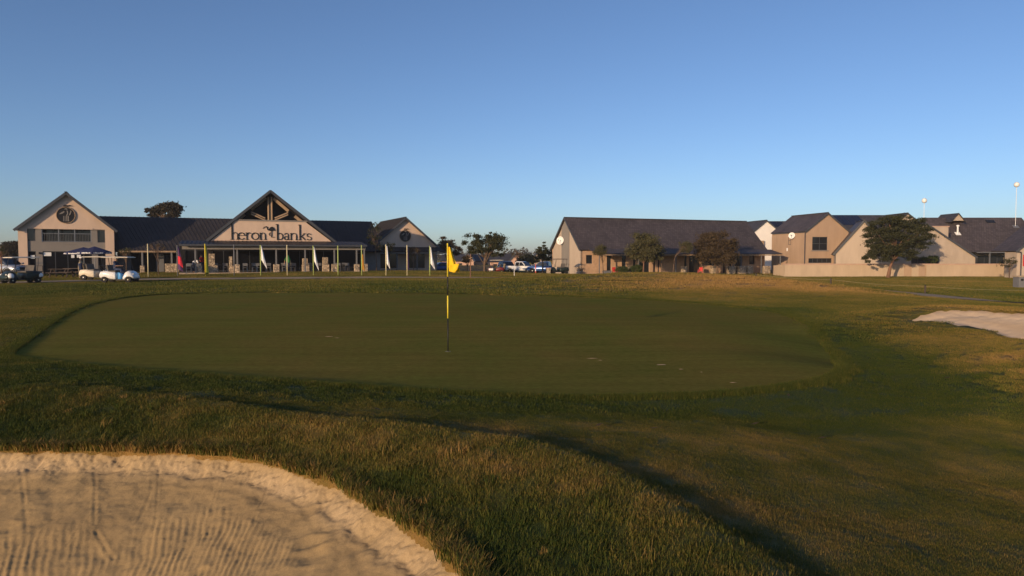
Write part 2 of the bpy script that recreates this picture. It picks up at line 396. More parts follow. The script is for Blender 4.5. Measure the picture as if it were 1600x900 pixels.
CP = [(-30,-20,0),(0,-20,0),(30,-20,0),(-14,0,0),(14,0,-.05),(-14,9,0),(0,10,0),(6,9,0),(12,9,0),(-10,13.5,0),(-4,16,0),(3,16,0),(5.5,12,0),
      (-18,28,.0),(-8,25,0),(0,25,0),(7,22,0),(-14,37,0),(0,37,0),(-24,20,.02),(-30,30,0),(-30,45,.0),(-60,45,0),(-60,30,0),(-45,56,.0),(-15,50,.08),(-30,56,.05),(-45,70,.15),(-25,70,.2),(-10,70,.2),(0,60,.10),(-4,84,.0),
      (5,74,-.05),(12,74,-.1),(25,74,-.25),(7,88,-.42),(14,88,-.42),(25,90,-.46),(33,93,-.5),(0,96,-.5),(-6,106,-.65),(6,110,-.75),(-50,100,.1),(-22,104,-.2),(0,118,-.7),(40,100,-.7),(60,90,-.7),(80,90,-.8),(-90,90,.1),
      (34,88,-.68),(44,88,-.68),(52,88,-.7),(60,88,-.68),(30,70,-.35),(40,70,-.65),(50,62,-.7),(34,55,-.6),(28,46,-.58),(22.5,50,-.24),(27,36,-.62),(40,40,-.7),(60,50,-.8),(34,25,-.5),
      (4.2,46,.58),(7,45.5,.74),(10.3,45,.80),(13.5,45,.68),(16.4,45,.48),(20.5,45,-.02),(4,35.5,.02),(10,30,.02),(8,28,0),(14,27,.05),(17,34,.12),(12,36,.32),(8,38,.28),(19,38,-.1),
      (3,53,.28),(8,56,.25),(14,56,.1),(20,57,-.2),
      (9.4,21,.02),(8.1,16.6,-.22),(7.0,13.4,-.24),(6.2,10.6,-.17),(8.6,13.4,-.02),(9.2,16,-.02),(9.6,18.6,.10),(10.5,17,.06),(10.1,15.2,.04),(9.5,13,.10),(8.2,10.6,.08),(11.7,19.6,.50),(12.7,18.8,.53),(13.5,17.7,.53),(14.8,15.4,.48),(12.5,22.6,.14),(15.7,20.2,.12),(18,17,.05),(17,12,.2),(21,20,.0),(9.6,10.2,.16),(8.5,7.5,.04),(10.5,8,.08),(14,7.5,-.05),(22,14,-.1),
      (4.5,10.6,0),(5,13.5,0),(6,16.5,0),(7,19.5,0),(3,12.5,0),(8.2,22,0)]
CPx = np.array([c[0] for c in CP], float); CPy = np.array([c[1] for c in CP], float); CPz = np.array([c[2] for c in CP], float)
def _phi(r2): return np.where(r2 > 0, .5*r2*np.log(r2+1e-12), 0)
_n = len(CP); _A = np.zeros((_n+3, _n+3))
_A[:_n,:_n] = _phi((CPx[:,None]-CPx[None])**2+(CPy[:,None]-CPy[None])**2) + np.eye(_n)*.15
_A[:_n,_n] = 1; _A[:_n,_n+1] = CPx; _A[:_n,_n+2] = CPy; _A[_n:,:_n] = _A[:_n,_n:].T
_W = np.linalg.solve(_A, np.concatenate([CPz, [0,0,0]]))
def base_h(x, y):
    x = np.asarray(x, float); y = np.asarray(y, float)
    cx = np.clip(x, -85, 80).astype(np.float32); cy = np.clip(y, -22, 105).astype(np.float32)
    s = _W[_n]+_W[_n+1]*cx+_W[_n+2]*cy
    for i in range(_n): s = s + _W[i]*_phi((cx-CPx[i])**2+(cy-CPy[i])**2)
    far = sstep(60, 140, np.maximum(np.abs(x), np.abs(y-40)))
    return np.clip(s, -1.0, .9)*(1-far) + (-.3)*far
def gb(x, y, cx, cy, s, h): return h*np.exp(-((x-cx)**2+(y-cy)**2)/(2*s*s))
def land(x, y):
    """height of the mown ground before the green, bunkers and blades"""
    x = np.asarray(x, float); y = np.asarray(y, float)
    z = base_h(x, y)
    z = z + gb(x, y, -23, 21.5, 2.2, .36)                       # hump outside the view, added to shade the strip left of the green
    dr = ridge_d(x, y)
    # signed side of the ridge: positive on the green's side
    de = sdist(x, y, BE)
    lin = np.clip(1-dr/3.3, 0, 1); back = RH*(.65*lin+.35*(1-sstep(0, 3.5, dr))) - .04*sstep(0.02, .22, dr)*(1-sstep(.4, 3.0, dr))
    t = np.clip(dr/(dr+np.maximum(de, 0)+1e-6), 0, 1)
    front = RH+(LIP-RH)*t**1.2
    inn = inside(x, y, RIDGE_AREA)
    z = z + np.where(inn, front, back)
    z = z + (fbm(x*.9, y*.9, 31)-.5)*.05*sstep(0, 3, 8-np.abs(y-5)) + (fbm(x*.18, y*.18, 41)-.5)*.10*sstep(1, 5, sdist_green(x, y))
    return z
RIDGE_AREA = np.concatenate([RIDGE, np.array([(-20,-6),(-22,8)])])
def ridge_d(x, y): return near_only(lambda a, b: pdist(a, b, RIDGE, False), x, y, RIDGE, 4.0)
def sdist_green(x, y): return sdist(x, y, GREEN)
def ground_h(x, y):
    """the ground sheet: hollowed out below the green and the sand"""
    z = land(x, y)
    g = sdist_green(x, y); z = z - .035*(1-sstep(-.02, .35, g)) - .05*sstep(.02, .5, -g)
    b = sdist(x, y, BE); z = z - .55*sstep(0, .10, -b)
    b2 = sdist(x, y, B2); z = z - .6*sstep(0, .22, -b2)
    return z
def gz(x, y): return float(land(np.array([x]), np.array([y]))[0])
def dryness_and_light(x, y):
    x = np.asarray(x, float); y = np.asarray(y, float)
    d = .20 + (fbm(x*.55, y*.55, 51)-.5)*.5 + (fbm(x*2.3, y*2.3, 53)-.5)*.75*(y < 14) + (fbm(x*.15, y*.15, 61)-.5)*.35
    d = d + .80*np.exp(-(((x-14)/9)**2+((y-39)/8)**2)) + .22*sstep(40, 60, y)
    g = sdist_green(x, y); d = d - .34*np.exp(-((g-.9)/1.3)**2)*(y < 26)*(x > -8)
    d = d - .38*np.exp(-(((x-6.4-.16*(y-13))/1.5)**2+((y-13)/5)**2))  # painted shade: the hollow right of the green is coloured darker
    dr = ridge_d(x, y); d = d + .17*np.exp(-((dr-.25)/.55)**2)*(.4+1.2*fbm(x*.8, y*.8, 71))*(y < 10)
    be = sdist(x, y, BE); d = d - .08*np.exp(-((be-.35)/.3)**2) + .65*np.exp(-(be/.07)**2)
    d = d + .16*np.exp(-(((x-3.2)/2.0)**2+((y-5.2)/2.2)**2)) + .34*sstep(6.9, 8.8, x-.16*(y-13))*sstep(6, 9, y)*sstep(28, 20, y) + .22*sstep(-9.2, -11.5, x+.45*(y-13))*sstep(8, 11, y)*sstep(34, 26, y) - .10*sstep(2.5, 4.5, x)*sstep(8.5, 5.5, y)  # right slope and left edge coloured yellower as painted sun; the rest is dry turf
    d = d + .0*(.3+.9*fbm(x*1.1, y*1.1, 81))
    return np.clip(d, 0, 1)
def axis(segs):
    a = [segs[0][0]]
    for x0, x1, s0, s1 in segs:
        x = x0; L = x1-x0
        while x < x1-1e-6:
            s = s0+(s1-s0)*(x-x0)/L; x = min(x+s, x1); a.append(x)
    return np.array(a)
xs = axis([(-1300,-300,300,120),(-300,-100,60,8),(-100,-30,4,.9),(-30,-9,.6,.10),(-9,-6.5,.06,.04),(-6.5,.6,.034,.034),(.6,5,.045,.06),(5,14,.08,.22),(14,40,.3,.9),(40,110,1.2,5),(110,300,8,60),(300,1300,120,300)])
ys = axis([(-250,-40,50,15),(-40,-2,6,.5),(-2,2.4,.3,.1),(2.4,3.2,.06,.04),(3.2,7.0,.034,.034),(7.0,9.5,.04,.08),(9.5,26,.1,.22),(26,50,.25,.6),(50,110,.8,3),(110,400,8,60),(400,1400,120,300)])
XX, YY = np.meshgrid(xs, ys); ZZ = ground_h(XX.ravel(), YY.ravel())
nx, ny = len(xs), len(ys)
V = np.stack([XX.ravel(), YY.ravel(), ZZ], 1)
I = (np.arange(ny-1)[:,None]*nx+np.arange(nx-1)[None]).ravel()
F = np.stack([I, I+1, I+nx+1, I+nx], 1)
ground = mesh_np('ground', V, F, M['turf']); tag(ground, kind='structure')
at = ground.data.attributes.new('dry', 'FLOAT', 'POINT'); at.data.foreach_set('value', dryness_and_light(V[:,0], V[:,1]).astype(np.float32))

# ---- putting green
def green_mat():
    m, n, b, out = new_mat('putting_turf')
    g = N(n, 'ShaderNodeNewGeometry')
    def noise(s, d, st=None):
        t = N(n, 'ShaderNodeTexNoise', Scale=s, Detail=d, Roughness=.65)
        if st:
            mp = N(n, 'ShaderNodeMapping'); mp.inputs['Scale'].default_value = st; n.links.new(g.outputs['Position'], mp.inputs[0]); n.links.new(mp.outputs[0], t.inputs['Vector'])
        else: n.links.new(g.outputs['Position'], t.inputs['Vector'])
        return t
    a = noise(.35, 5, (1,.6,1)); c = noise(9, 6); st = noise(1.0, 4, (.16,2.6,1)); fine = noise(220, 3)
    def rng(t, lo, hi, o0, o1):
        r = N(n, 'ShaderNodeMapRange'); n.links.new(t.outputs['Fac'], r.inputs[0]); r.inputs[1].default_value = lo; r.inputs[2].default_value = hi; r.inputs[3].default_value = o0; r.inputs[4].default_value = o1; return r
    mx = N(n, 'ShaderNodeMix', _data_type='RGBA'); n.links.new(rng(a, .3, .7, 0, 1).outputs[0], mx.inputs[0])
    mx.inputs[6].default_value = (.140,.145,.028,1); mx.inputs[7].default_value = (.200,.145,.036,1)
    last = mx.outputs[2]
    for r in (rng(c, .3, .7, .82, 1.18), rng(st, .3, .7, .86, 1.14), rng(fine, .2, .8, .75, 1.25)):
        k = N(n, 'ShaderNodeMix', _data_type='RGBA', _blend_type='MULTIPLY'); k.inputs[0].default_value = 1
        n.links.new(last, k.inputs[6]); n.links.new(r.outputs[0], k.inputs[7]); last = k.outputs[2]
    n.links.new(last, b.inputs['Base Color']); b.inputs['Roughness'].default_value = 1.0; b.inputs['Specular IOR Level'].default_value = 0.0
    bp = N(n, 'ShaderNodeBump', Strength=.5, Distance=.006); n.links.new(fine.outputs['Fac'], bp.inputs['Height']); n.links.new(bp.outputs[0], b.inputs['Normal'])
    return m
M['green'] = green_mat()
def sheet(name, poly, hfun, mat, step, dz=.0, smooth=True):
    """a fine sheet cut to a closed outline, draped over a height function"""
    bm = bmesh.new()
    x0, y0 = poly.min(0); x1, y1 = poly.max(0)
    vs = [bm.verts.new((p[0], p[1], 0)) for p in poly]; bm.faces.new(vs)
    for ax, a, b2 in ((0, x0, x1), (1, y0, y1)):
        k = a+step
        while k < b2:
            no = (1,0,0) if ax == 0 else (0,1,0); co = (k,0,0) if ax == 0 else (0,k,0)
            bmesh.ops.bisect_plane(bm, geom=bm.verts[:]+bm.edges[:]+bm.faces[:], plane_co=co, plane_no=no); k += step
    bmesh.ops.triangulate(bm, faces=[f for f in bm.faces if len(f.verts) > 4])
    P = np.array([v.co[:] for v in bm.verts]); zz = hfun(P[:,0], P[:,1])+dz
    for v, z in zip(bm.verts, zz): v.co.z = z
    bmesh.ops.recalc_face_normals(bm, faces=bm.faces)
    me = bpy.data.meshes.new(name); bm.to_mesh(me); bm.free()
    if me.polygons[0].normal.z < 0: me.flip_normals()
    me.polygons.foreach_set('use_smooth', [smooth]*len(me.polygons)); me.materials.append(mat)
    o = bpy.data.objects.new(name, me); COL.objects.link(o); return o
pg = sheet('putting_green', GREEN, land, M['green'], .6, -.022); tag(pg, kind='structure')

# ---- sand
def sand_mat(name, c1, c2, cs):
    m, n, b, out = new_mat(name)
    g = N(n, 'ShaderNodeNewGeometry')
    a = N(n, 'ShaderNodeTexNoise', Scale=1.2, Detail=7.0, Roughness=.65); n.links.new(g.outputs['Position'], a.inputs['Vector'])
    mx = N(n, 'ShaderNodeMix', _data_type='RGBA'); mx.inputs[6].default_value = (*c1,1); mx.inputs[7].default_value = (*c2,1)
    r = N(n, 'ShaderNodeMapRange'); n.links.new(a.outputs['Fac'], r.inputs[0]); r.inputs[1].default_value = .35; r.inputs[2].default_value = .65; n.links.new(r.outputs[0], mx.inputs[0])
    at = N(n, 'ShaderNodeAttribute', _attribute_name='pale'); m2 = N(n, 'ShaderNodeMix', _data_type='RGBA'); n.links.new(at.outputs['Fac'], m2.inputs[0])
    n.links.new(mx.outputs[2], m2.inputs[6]); m2.inputs[7].default_value = (*cs,1)
    f = N(n, 'ShaderNodeTexNoise', Scale=140.0, Detail=4.0); n.links.new(g.outputs['Position'], f.inputs['Vector'])
    r2 = N(n, 'ShaderNodeMapRange'); n.links.new(f.outputs['Fac'], r2.inputs[0]); r2.inputs[1].default_value = .25; r2.inputs[2].default_value = .75; r2.inputs[3].default_value = .8; r2.inputs[4].default_value = 1.15
    m3 = N(n, 'ShaderNodeMix', _data_type='RGBA', _blend_type='MULTIPLY'); m3.inputs[0].default_value = 1; n.links.new(m2.outputs[2], m3.inputs[6]); n.links.new(r2.outputs[0], m3.inputs[7])
    n.links.new(m3.outputs[2], b.inputs['Base Color']); b.inputs['Roughness'].default_value = .95; b.inputs['Specular IOR Level'].default_value = .1
    f2 = N(n, 'ShaderNodeTexNoise', Scale=45.0, Detail=6.0, Roughness=.7); n.links.new(g.outputs['Position'], f2.inputs['Vector'])
    bp = N(n, 'ShaderNodeBump', Strength=.3, Distance=.012); n.links.new(f2.outputs['Fac'], bp.inputs['Height']); n.links.new(bp.outputs[0], b.inputs['Normal'])
    return m
M['sand'] = sand_mat('bunker_sand', (.44,.305,.145), (.38,.26,.122), (.52,.38,.22))
M['sand2'] = sand_mat('pale_bunker_sand', (.68,.48,.28), (.62,.43,.25), (.72,.55,.37))
def sand_h(x, y):
    b = -sdist(x, y, BE)                                         # depth inside the edge
    ip = land(x, y)*0 + LIP
    lip = .085 + (fbm(x*5, y*5, 5)-.5)*.04
    bb = np.clip(b, 0, 1.9)
    z = lip - .075*sstep(-.06, .20, b) - .27*bb + .03*np.clip(bb-1.2, 0, 1)**2
    crumble = np.exp(-((b-.10)/.12)**2)
    z = z + crumble*((fbm(x*9, y*9, 15)-.5)*.035 + (fbm(x*30, y*30, 16)-.5)*.03) + .0028*np.sin(b*48+fbm(x*3, y*3, 17)*5)*np.exp(-((b-.2)/.16)**2) + (fbm(x*1.3, y*1.3, 25)-.5)*.035*sstep(.3, 1, b) + (fbm(x*22, y*22, 35)-.5)*.004
    # the raked floor: grooves fanning out from the middle of the bunker
    cx, cy = -1.2, 1.0
    ang = np.arctan2(y-cy, x-cx); rr = np.hypot(x-cx, y-cy)
    wob = (fbm(x*1.1, y*1.1, 45)-.5)*1.6
    ph = ang*560 + wob*9.0 + 6*fbm(x*5, y*5, 47)
    gr = np.sin(ph) + .45*np.sin(ph*.37+2*fbm(x*2, y*2, 49)*6)
    tooth = np.clip(gr, -.6, 1.2)*(fbm(x*7, y*7, 58)*1.4-.1).clip(0, 1)
    m = sstep(.42, .62, b)*sstep(.35, .55, fbm(x*.7+3, y*.7, 55)+.10)*sstep(.5, 1.0, rr)
    z = z + tooth*.0070*m*(1.9*fbm(x*1.6, y*1.6, 57)-.35).clip(0, 1)
    for pl, a_, w_ in DRAG:                                      # longer marks left by the rake's ends and by feet
        q = pdist(x, y, pl, False)/w_
        a_ = a_*.22*(.3+1.3*fbm(x*4+a_*900, y*4, 59)); q = q*(.7+.6*fbm(x*9, y*9, 60))
        z = z + a_*np.exp(-((q-1.2)/.6)**2) - a_*.8*np.exp(-(q/.8)**2)
    for (fx, fy, fr, fd) in FOOT:
        q = np.hypot(x-fx, (y-fy)*1.3)/fr
        z = z - fd*np.exp(-q**2) + fd*.45*np.exp(-((q-1.5)/.4)**2)
    return z
_r = random.Random(4)
DRAG = [(np.array([GP(px, py, -.3) for px, py in pts]), a_, w_) for pts, a_, w_ in (
    ([(145,745),(150,790),(148,835)], .012, .018), ([(150,840),(165,858),(178,868)], .014, .02), ([(30,765),(38,800),(42,840)], .009, .02), ([(240,772),(238,800),(215,835)], .007, .02),
    ([(345,795),(320,850),(296,900)], .007, .012), ([(438,775),(400,845),(360,905)], .006, .012), ([(250,780),(244,830),(228,890)], .007, .012), ([(105,855),(130,832)], .006, .012), ([(200,895),(212,905)], .014, .03), ([(560,815),(520,880)], .005, .012))]
FOOT = [(_r.uniform(-6.2,-.9), _r.uniform(3.4,5.6), _r.uniform(.03,.11), _r.uniform(.004,.012)) for _ in range(36)]
def sand_sheet(name, hf, x0, x1, y0, y1, s, poly, mat, palef, marg):
    gx = np.arange(x0, x1, s); gy = np.arange(y0, y1, s); A, B = np.meshgrid(gx, gy); a, b = A.ravel(), B.ravel()
    sdv = sdist(a, b, poly); z = hf(a, b)
    keep = sdv < marg; nx_, ny_ = len(gx), len(gy)
    I = (np.arange(ny_-1)[:,None]*nx_+np.arange(nx_-1)[None]).ravel(); F = np.stack([I, I+1, I+nx_+1, I+nx_], 1)
    F = F[keep[F].all(1)]; used = np.unique(F); mp = np.zeros(len(a), int); mp[used] = np.arange(len(used))
    o = mesh_np(name, np.stack([a, b, z], 1)[used], mp[F], mat); tag(o, kind='structure')
    at = o.data.attributes.new('pale', 'FLOAT', 'POINT'); at.data.foreach_set('value', palef(a[used], b[used], sdv[used]).astype(np.float32))
    return o
sand_sheet('bunker_sand', sand_h, -6.9, .6, 2.9, 7.4, .0105, BE, M['sand'], lambda x, y, s: np.clip(np.exp(-((-s-.12)/.13)**2)*(.3+fbm(x*3, y*3, 77)), 0, 1)*.75, .12)
def sand2_h(x, y):
    b = -sdist(x, y, B2); rim = land(x, y)
    t = (x-11.8)*.6+(y-16.6)*.8
    z = rim - .05 - .06*sstep(-.1, .5, b) - .22*np.clip(.5-t*.45, 0, 1)*sstep(0, .6, b) + (fbm(x*2, y*2, 5)-.5)*.03 + (fbm(x*6, y*6, 7)-.5)*.05*np.exp(-((b-.3)/.4)**2) + (fbm(x*9, y*9, 8)-.5)*.015
    return z
sand_sheet('bunker_sand', sand2_h, 10, 16, 9, 20, .05, B2, M['sand2'], lambda x, y, s: np.clip(np.exp(-((-s-.4)/.4)**2)*.7, 0, 1), .3)

# ---- paths and yards, draped 1-3 cm above the turf
def strip(name, pts, width, mat, dz=.03, n=14):
    C = catmull(pts, n, False); Vv, Ff = [], []
    for i, p in enumerate(C):
        d = C[min(i+1, len(C)-1)]-C[max(i-1, 0)]; d = d/np.hypot(*d); nrm = np.array([-d[1], d[0]])
        wv = width/2*(1+.12*(fbm(i*.3, 1, 5)-.5))
        for k in (-1, -.5, 0, .5, 1):
            q = p+nrm*wv*k; Vv.append((q[0], q[1], 0.0))
        if i:
            for k in range(4):
                a = (i-1)*5+k; Ff.append((a, a+1, a+6, a+5))
    Vv = np.array(Vv); Vv[:,2] = land(Vv[:,0], Vv[:,1])+dz
    o = mesh_np(name, Vv, [tuple(reversed(f)) for f in Ff], mat); tag(o, kind='structure'); return o
PATH1 = [(-58,44),(-46,46),(-36,50),(-30,54.5),(-20,57),(-10,57.5),(0,57),(6,58),(12,60),(17,56.5),(21,51),(25,44),(26.4,36),(28.5,28),(33,20)]
strip('cart_path', PATH1, 3.0, M['concrete'], .025)
strip('car_park', [(-44,128),(-24,115),(-8,108),(4,106),(12,116),(22,140)], 15, M['asphalt'], .03)
strip('service_road', [(24,40),(29,37.6),(36,37),(50,39),(75,42)], 1.6, M['asphalt'], .03)

print('T terrain', time.time()-_T0)

# ------------------------------------------------------------------ grass blades
def clump(name, n, rad, h0, h1, wd, lean, seed, rows=2):
    rg = np.random.default_rng(seed); Vv, Ff = [], []
    for i in range(n):
        a = rg.uniform(0, 2*math.pi); r = rad*math.sqrt(rg.uniform()); bx, by = r*math.cos(a), r*math.sin(a)
        h = rg.uniform(h0, h1); t = rg.uniform(0, 2*math.pi); le = lean*rg.uniform(.2, 1.0)*h
        dx, dy = math.cos(t), math.sin(t); sx, sy = -dy*wd/2, dx*wd/2
        k = len(Vv)
        if rows == 2:
            mx, my, mz = bx+dx*le*.35, by+dy*le*.35, h*.6
            Vv += [(bx-sx,by-sy,-.01),(bx+sx,by+sy,-.01),(mx-sx*.8,my-sy*.8,mz),(mx+sx*.8,my+sy*.8,mz),(bx+dx*le,by+dy*le,h*.95)]
            Ff += [(k,k+1,k+3),(k,k+3,k+2),(k+2,k+3,k+4)]
        else:
            Vv += [(bx-sx,by-sy,-.01),(bx+sx,by+sy,-.01),(bx+dx*le,by+dy*le,h)]; Ff += [(k,k+1,k+2)]
    me = bpy.data.meshes.new(name); me.from_pydata(Vv, [], Ff); me.materials.append(M['blade'])
    return bpy.data.objects.new(name, me)
def scatter(name, pts, scale, clumps, dry, seed):
    rg = np.random.default_rng(seed); n = len(pts)
    me = bpy.data.meshes.new(name); me.vertices.add(n); me.vertices.foreach_set('co', pts.astype(np.float32).ravel())
    for an, ty, val in (('dry','FLOAT',dry.astype(np.float32)), ('yaw','FLOAT',rg.uniform(0,6.283,n).astype(np.float32)),
                        ('size','FLOAT',scale.astype(np.float32)), ('pick','INT',rg.integers(0,len(clumps),n).astype(np.int32))):
        a = me.attributes.new(an, ty, 'POINT'); a.data.foreach_set('value', val)
    o = bpy.data.objects.new(name, me); COL.objects.link(o); me.materials.append(M['blade'])
    c = bpy.data.collections.new(name+'_tufts')
    for q in clumps: c.objects.link(q)
    g = bpy.data.node_groups.new(name, 'GeometryNodeTree')
    g.interface.new_socket('Geometry', in_out='INPUT', socket_type='NodeSocketGeometry'); g.interface.new_socket('Geometry', in_out='OUTPUT', socket_type='NodeSocketGeometry')
    gi = g.nodes.new('NodeGroupInput'); go = g.nodes.new('NodeGroupOutput')
    ip = g.nodes.new('GeometryNodeInstanceOnPoints'); ci = g.nodes.new('GeometryNodeCollectionInfo')
    ci.inputs['Collection'].default_value = c; ci.inputs['Separate Children'].default_value = True; ci.inputs['Reset Children'].default_value = True
    ip.inputs['Pick Instance'].default_value = True
    def attr(nm, ty):
        a = g.nodes.new('GeometryNodeInputNamedAttribute'); a.data_type = ty; a.inputs['Name'].default_value = nm; return a.outputs['Attribute']
    cx = g.nodes.new('ShaderNodeCombineXYZ'); g.links.new(attr('yaw','FLOAT'), cx.inputs['Z'])
    g.links.new(gi.outputs[0], ip.inputs['Points']); g.links.new(ci.outputs[0], ip.inputs['Instance'])
    g.links.new(attr('pick','INT'), ip.inputs['Instance Index']); g.links.new(cx.outputs[0], ip.inputs['Rotation'])
    g.links.new(attr('size','FLOAT'), ip.inputs['Scale']); g.links.new(ip.outputs[0], go.inputs[0])
    md = o.modifiers.new('tufts', 'NODES'); md.node_group = g
    tag(o, kind='stuff'); return o
def fan(n, d0, d1, seed, half=1.05, power=1.0):
    """points spread evenly over the ground between two distances, a little wider than the view"""
    rg = np.random.default_rng(seed)
    y = np.sqrt(rg.uniform(d0*d0, d1*d1, n)); x = rg.uniform(-half, half, n)*y+rg.uniform(-1,1,n)*.8
    return x, y
def grass_field(name, n, d0, d1, clumps, seed, rough, sc=(.6,1.35), keep_rough=True):
    x, y = fan(n, d0, d1, seed)
    be = sdist(x, y, BE); b2 = sdist(x, y, B2); g = sdist_green(x, y)
    inn = inside(x, y, RIDGE_AREA)
    k = (be > .0) & (b2 > .05) & (g > .03)
    k &= inn if rough else ~inn
    for (pp, wdt) in PATHS: k &= pdist(x, y, pp, False) > wdt/2
    x, y, be = x[k], y[k], be[k]
    rg = np.random.default_rng(seed+1)
    s = rg.uniform(sc[0], sc[1], len(x))
    z = ground_h(x, y)
    o = scatter(name, np.stack([x, y, z], 1), s, clumps, dryness_and_light(x, y)+rg.uniform(-.12,.12,len(x)), seed+2)
    return o
PATHS = [(catmull(PATH1, 6, False), 4.2)]
grass_field('rough_grass', 42000, 2.2, 10.5, [clump('tuft', 46, .075, .006, .038, .0030, 1.6, 10+i) for i in range(4)], 100, True)
grass_field('mown_grass', 36000, 2.2, 8.0, [clump('turf_tuft', 110, .075, .003, .012, .0028, .9, 20+i, 1) for i in range(4)], 200, False)
grass_field('fairway_grass', 20000, 7.6, 17.0, [clump('turf_tuft', 190, .16, .005, .018, .006, .8, 30+i, 1) for i in range(3)], 300, False)
grass_field('apron_grass', 25000, 16.5, 36.0, [clump('turf_tuft', 220, .34, .008, .026, .013, .8, 40+i, 1) for i in range(3)], 400, False)
grass_field('far_lawn_grass', 20000, 35.0, 90.0, [clump('turf_tuft', 220, .85, .02, .06, .035, .7, 50+i, 1) for i in range(3)], 500, False)
grass_field('meadow_grass', 9000, 88.0, 330.0, [clump('turf_tuft', 120, 3.2, .05, .16, .12, .7, 55+i, 1) for i in range(3)], 560, False)
_wr = np.random.default_rng(31); _x, _y = fan(520, 2.4, 10.0, 33); _k = inside(_x, _y, RIDGE_AREA) & (sdist(_x, _y, BE) > .05); _x, _y = _x[_k], _y[_k]
scatter('rough_weeds', np.stack([_x, _y, land(_x, _y)], 1), _wr.uniform(.5,1.5,len(_x)), [clump('weed_tuft', 34, .045, .02, .075, .004, 1.2, 90+i) for i in range(3)], np.clip(_wr.normal(.3,.35,len(_x)),0,1), 650)
# a lusher fringe that hangs over the turf edge of the near bunker
_t = np.linspace(0, 1, 5200); _k = (_t*(len(BE)-1)).astype(int); _f = _t*(len(BE)-1)-_k
ex = BE[_k,0]*(1-_f)+BE[np.minimum(_k+1,len(BE)-1),0]*_f; ey = BE[_k,1]*(1-_f)+BE[np.minimum(_k+1,len(BE)-1),1]*_f
_rg = np.random.default_rng(9); ex = ex+_rg.normal(0,.035,len(ex)); ey = ey+_rg.normal(0,.035,len(ey)); _q = (ey > 2) & (sdist(ex, ey, BE) > -.035)
ex, ey = ex[_q], ey[_q]
scatter('edge_grass', np.stack([ex, ey, land(ex, ey)-.005], 1), _rg.uniform(.5,1.5,len(ex)), [clump('edge_tuft', 16, .03, .02, .07, .0045, 1.3, 60+i) for i in range(3)], np.clip(_rg.normal(.28,.25,len(ex))+.08*(ex < -3),0,1), 600)
# the green's own edge, a dense band of longer collar grass
_t = np.linspace(0, 1, 9000); _k = (_t*(len(GREEN)-1)).astype(int); _f = _t*(len(GREEN)-1)-_k
cx_ = GREEN[_k,0]*(1-_f)+GREEN[np.minimum(_k+1,len(GREEN)-1),0]*_f; cy_ = GREEN[_k,1]*(1-_f)+GREEN[np.minimum(_k+1,len(GREEN)-1),1]*_f
_n2 = _rg.uniform(-.05,.30,len(cx_)); _ang = _rg.uniform(0,6.28,len(cx_)); cx_ = cx_+np.cos(_ang)*_n2; cy_ = cy_+np.sin(_ang)*_n2
_q = sdist_green(cx_, cy_) > .01; cx_, cy_ = cx_[_q], cy_[_q]
scatter('collar_grass', np.stack([cx_, cy_, land(cx_, cy_)], 1), _rg.uniform(.8,1.3,len(cx_)), [clump('collar_tuft', 55, .10, .022, .05, .007, .5, 70+i, 1) for i in range(3)], np.clip(_rg.normal(.12,.1,len(cx_)),0,1), 700)
print('T grass', time.time()-_T0)

# ------------------------------------------------------------------ building helpers
class Frame:
    """a building's own axes: a along its front, b into the depth, z up"""
    def __init__(s, L, Rr, z=0):
        s.L = Vector((L[0], L[1], 0)); d = Vector((Rr[0]-L[0], Rr[1]-L[1], 0)); s.w = d.length; s.u = d.normalized()
        s.n = Vector((-s.u.y, s.u.x, 0))
    def p(s, a, b, z): return s.L+s.u*a+s.n*b+Vector((0,0,z))
    def fa(s, px):               # position along the front line seen at a pixel column
        k = (px-800)/FPX/ct*(1/(1+0))  # direction x/y
        k = ray(px, 400)[0]/ray(px, 400)[1]
        return (k*s.L.y-s.L.x)/(s.u.x-k*s.u.y)
    def box(s, mb, a0, a1, b0, b1, z0, z1):
        return mb.hexa([s.p(a0,b0,z0), s.p(a1,b0,z0), s.p(a1,b1,z0), s.p(a0,b1,z0), s.p(a0,b0,z1), s.p(a1,b0,z1), s.p(a1,b1,z1), s.p(a0,b1,z1)])
def uv_roof(o, org, u, v):
    """metres along the eaves and up the slope, for the tile courses"""
    me = o.data; uvl = me.uv_layers.new(name='uv'); off = ORIG.get(o.parent.name, Vector()) if o.parent else Vector()
    for lp in me.loops:
        q = me.vertices[lp.vertex_index].co+off-org; uvl.data[lp.index].uv = (q.dot(u), q.dot(v))
def roof_slab(name, e0, e1, r0, r1, mat, parent, th=.12, ribs=0):
    """a sloping slab from its eaves (e0, e1) to its ridge (r0, r1); ribs are standing profiles in the sheeting"""
    e0, e1, r0, r1 = map(Vector, (e0, e1, r0, r1)); nrm = (e1-e0).cross(r0-e0).normalized()
    if nrm.z < 0: nrm = -nrm
    mb = MB(); t = nrm*th
    mb.hexa([e0-t, e1-t, r1-t, r0-t, e0, e1, r1, r0])
    o = mb.build(name, mat, parent)
    uv_roof(o, e0, (e1-e0).normalized(), (r0-e0-(e1-e0).normalized()*(r0-e0).dot((e1-e0).normalized())).normalized())
    if ribs:
        rb = MB(); k = int((e1-e0).length/ribs)
        for i in range(k+1):
            f = (i+.5)/(k+1); p = e0.lerp(e1, f); q = r0.lerp(r1, f); rb.bar(p+nrm*.02, q+nrm*.02, .05, .045, up=nrm)
        ro = rb.build('rib', mat, o if o.parent and o.parent.parent is None else parent); ro['kind'] = 'stuff'
    return o
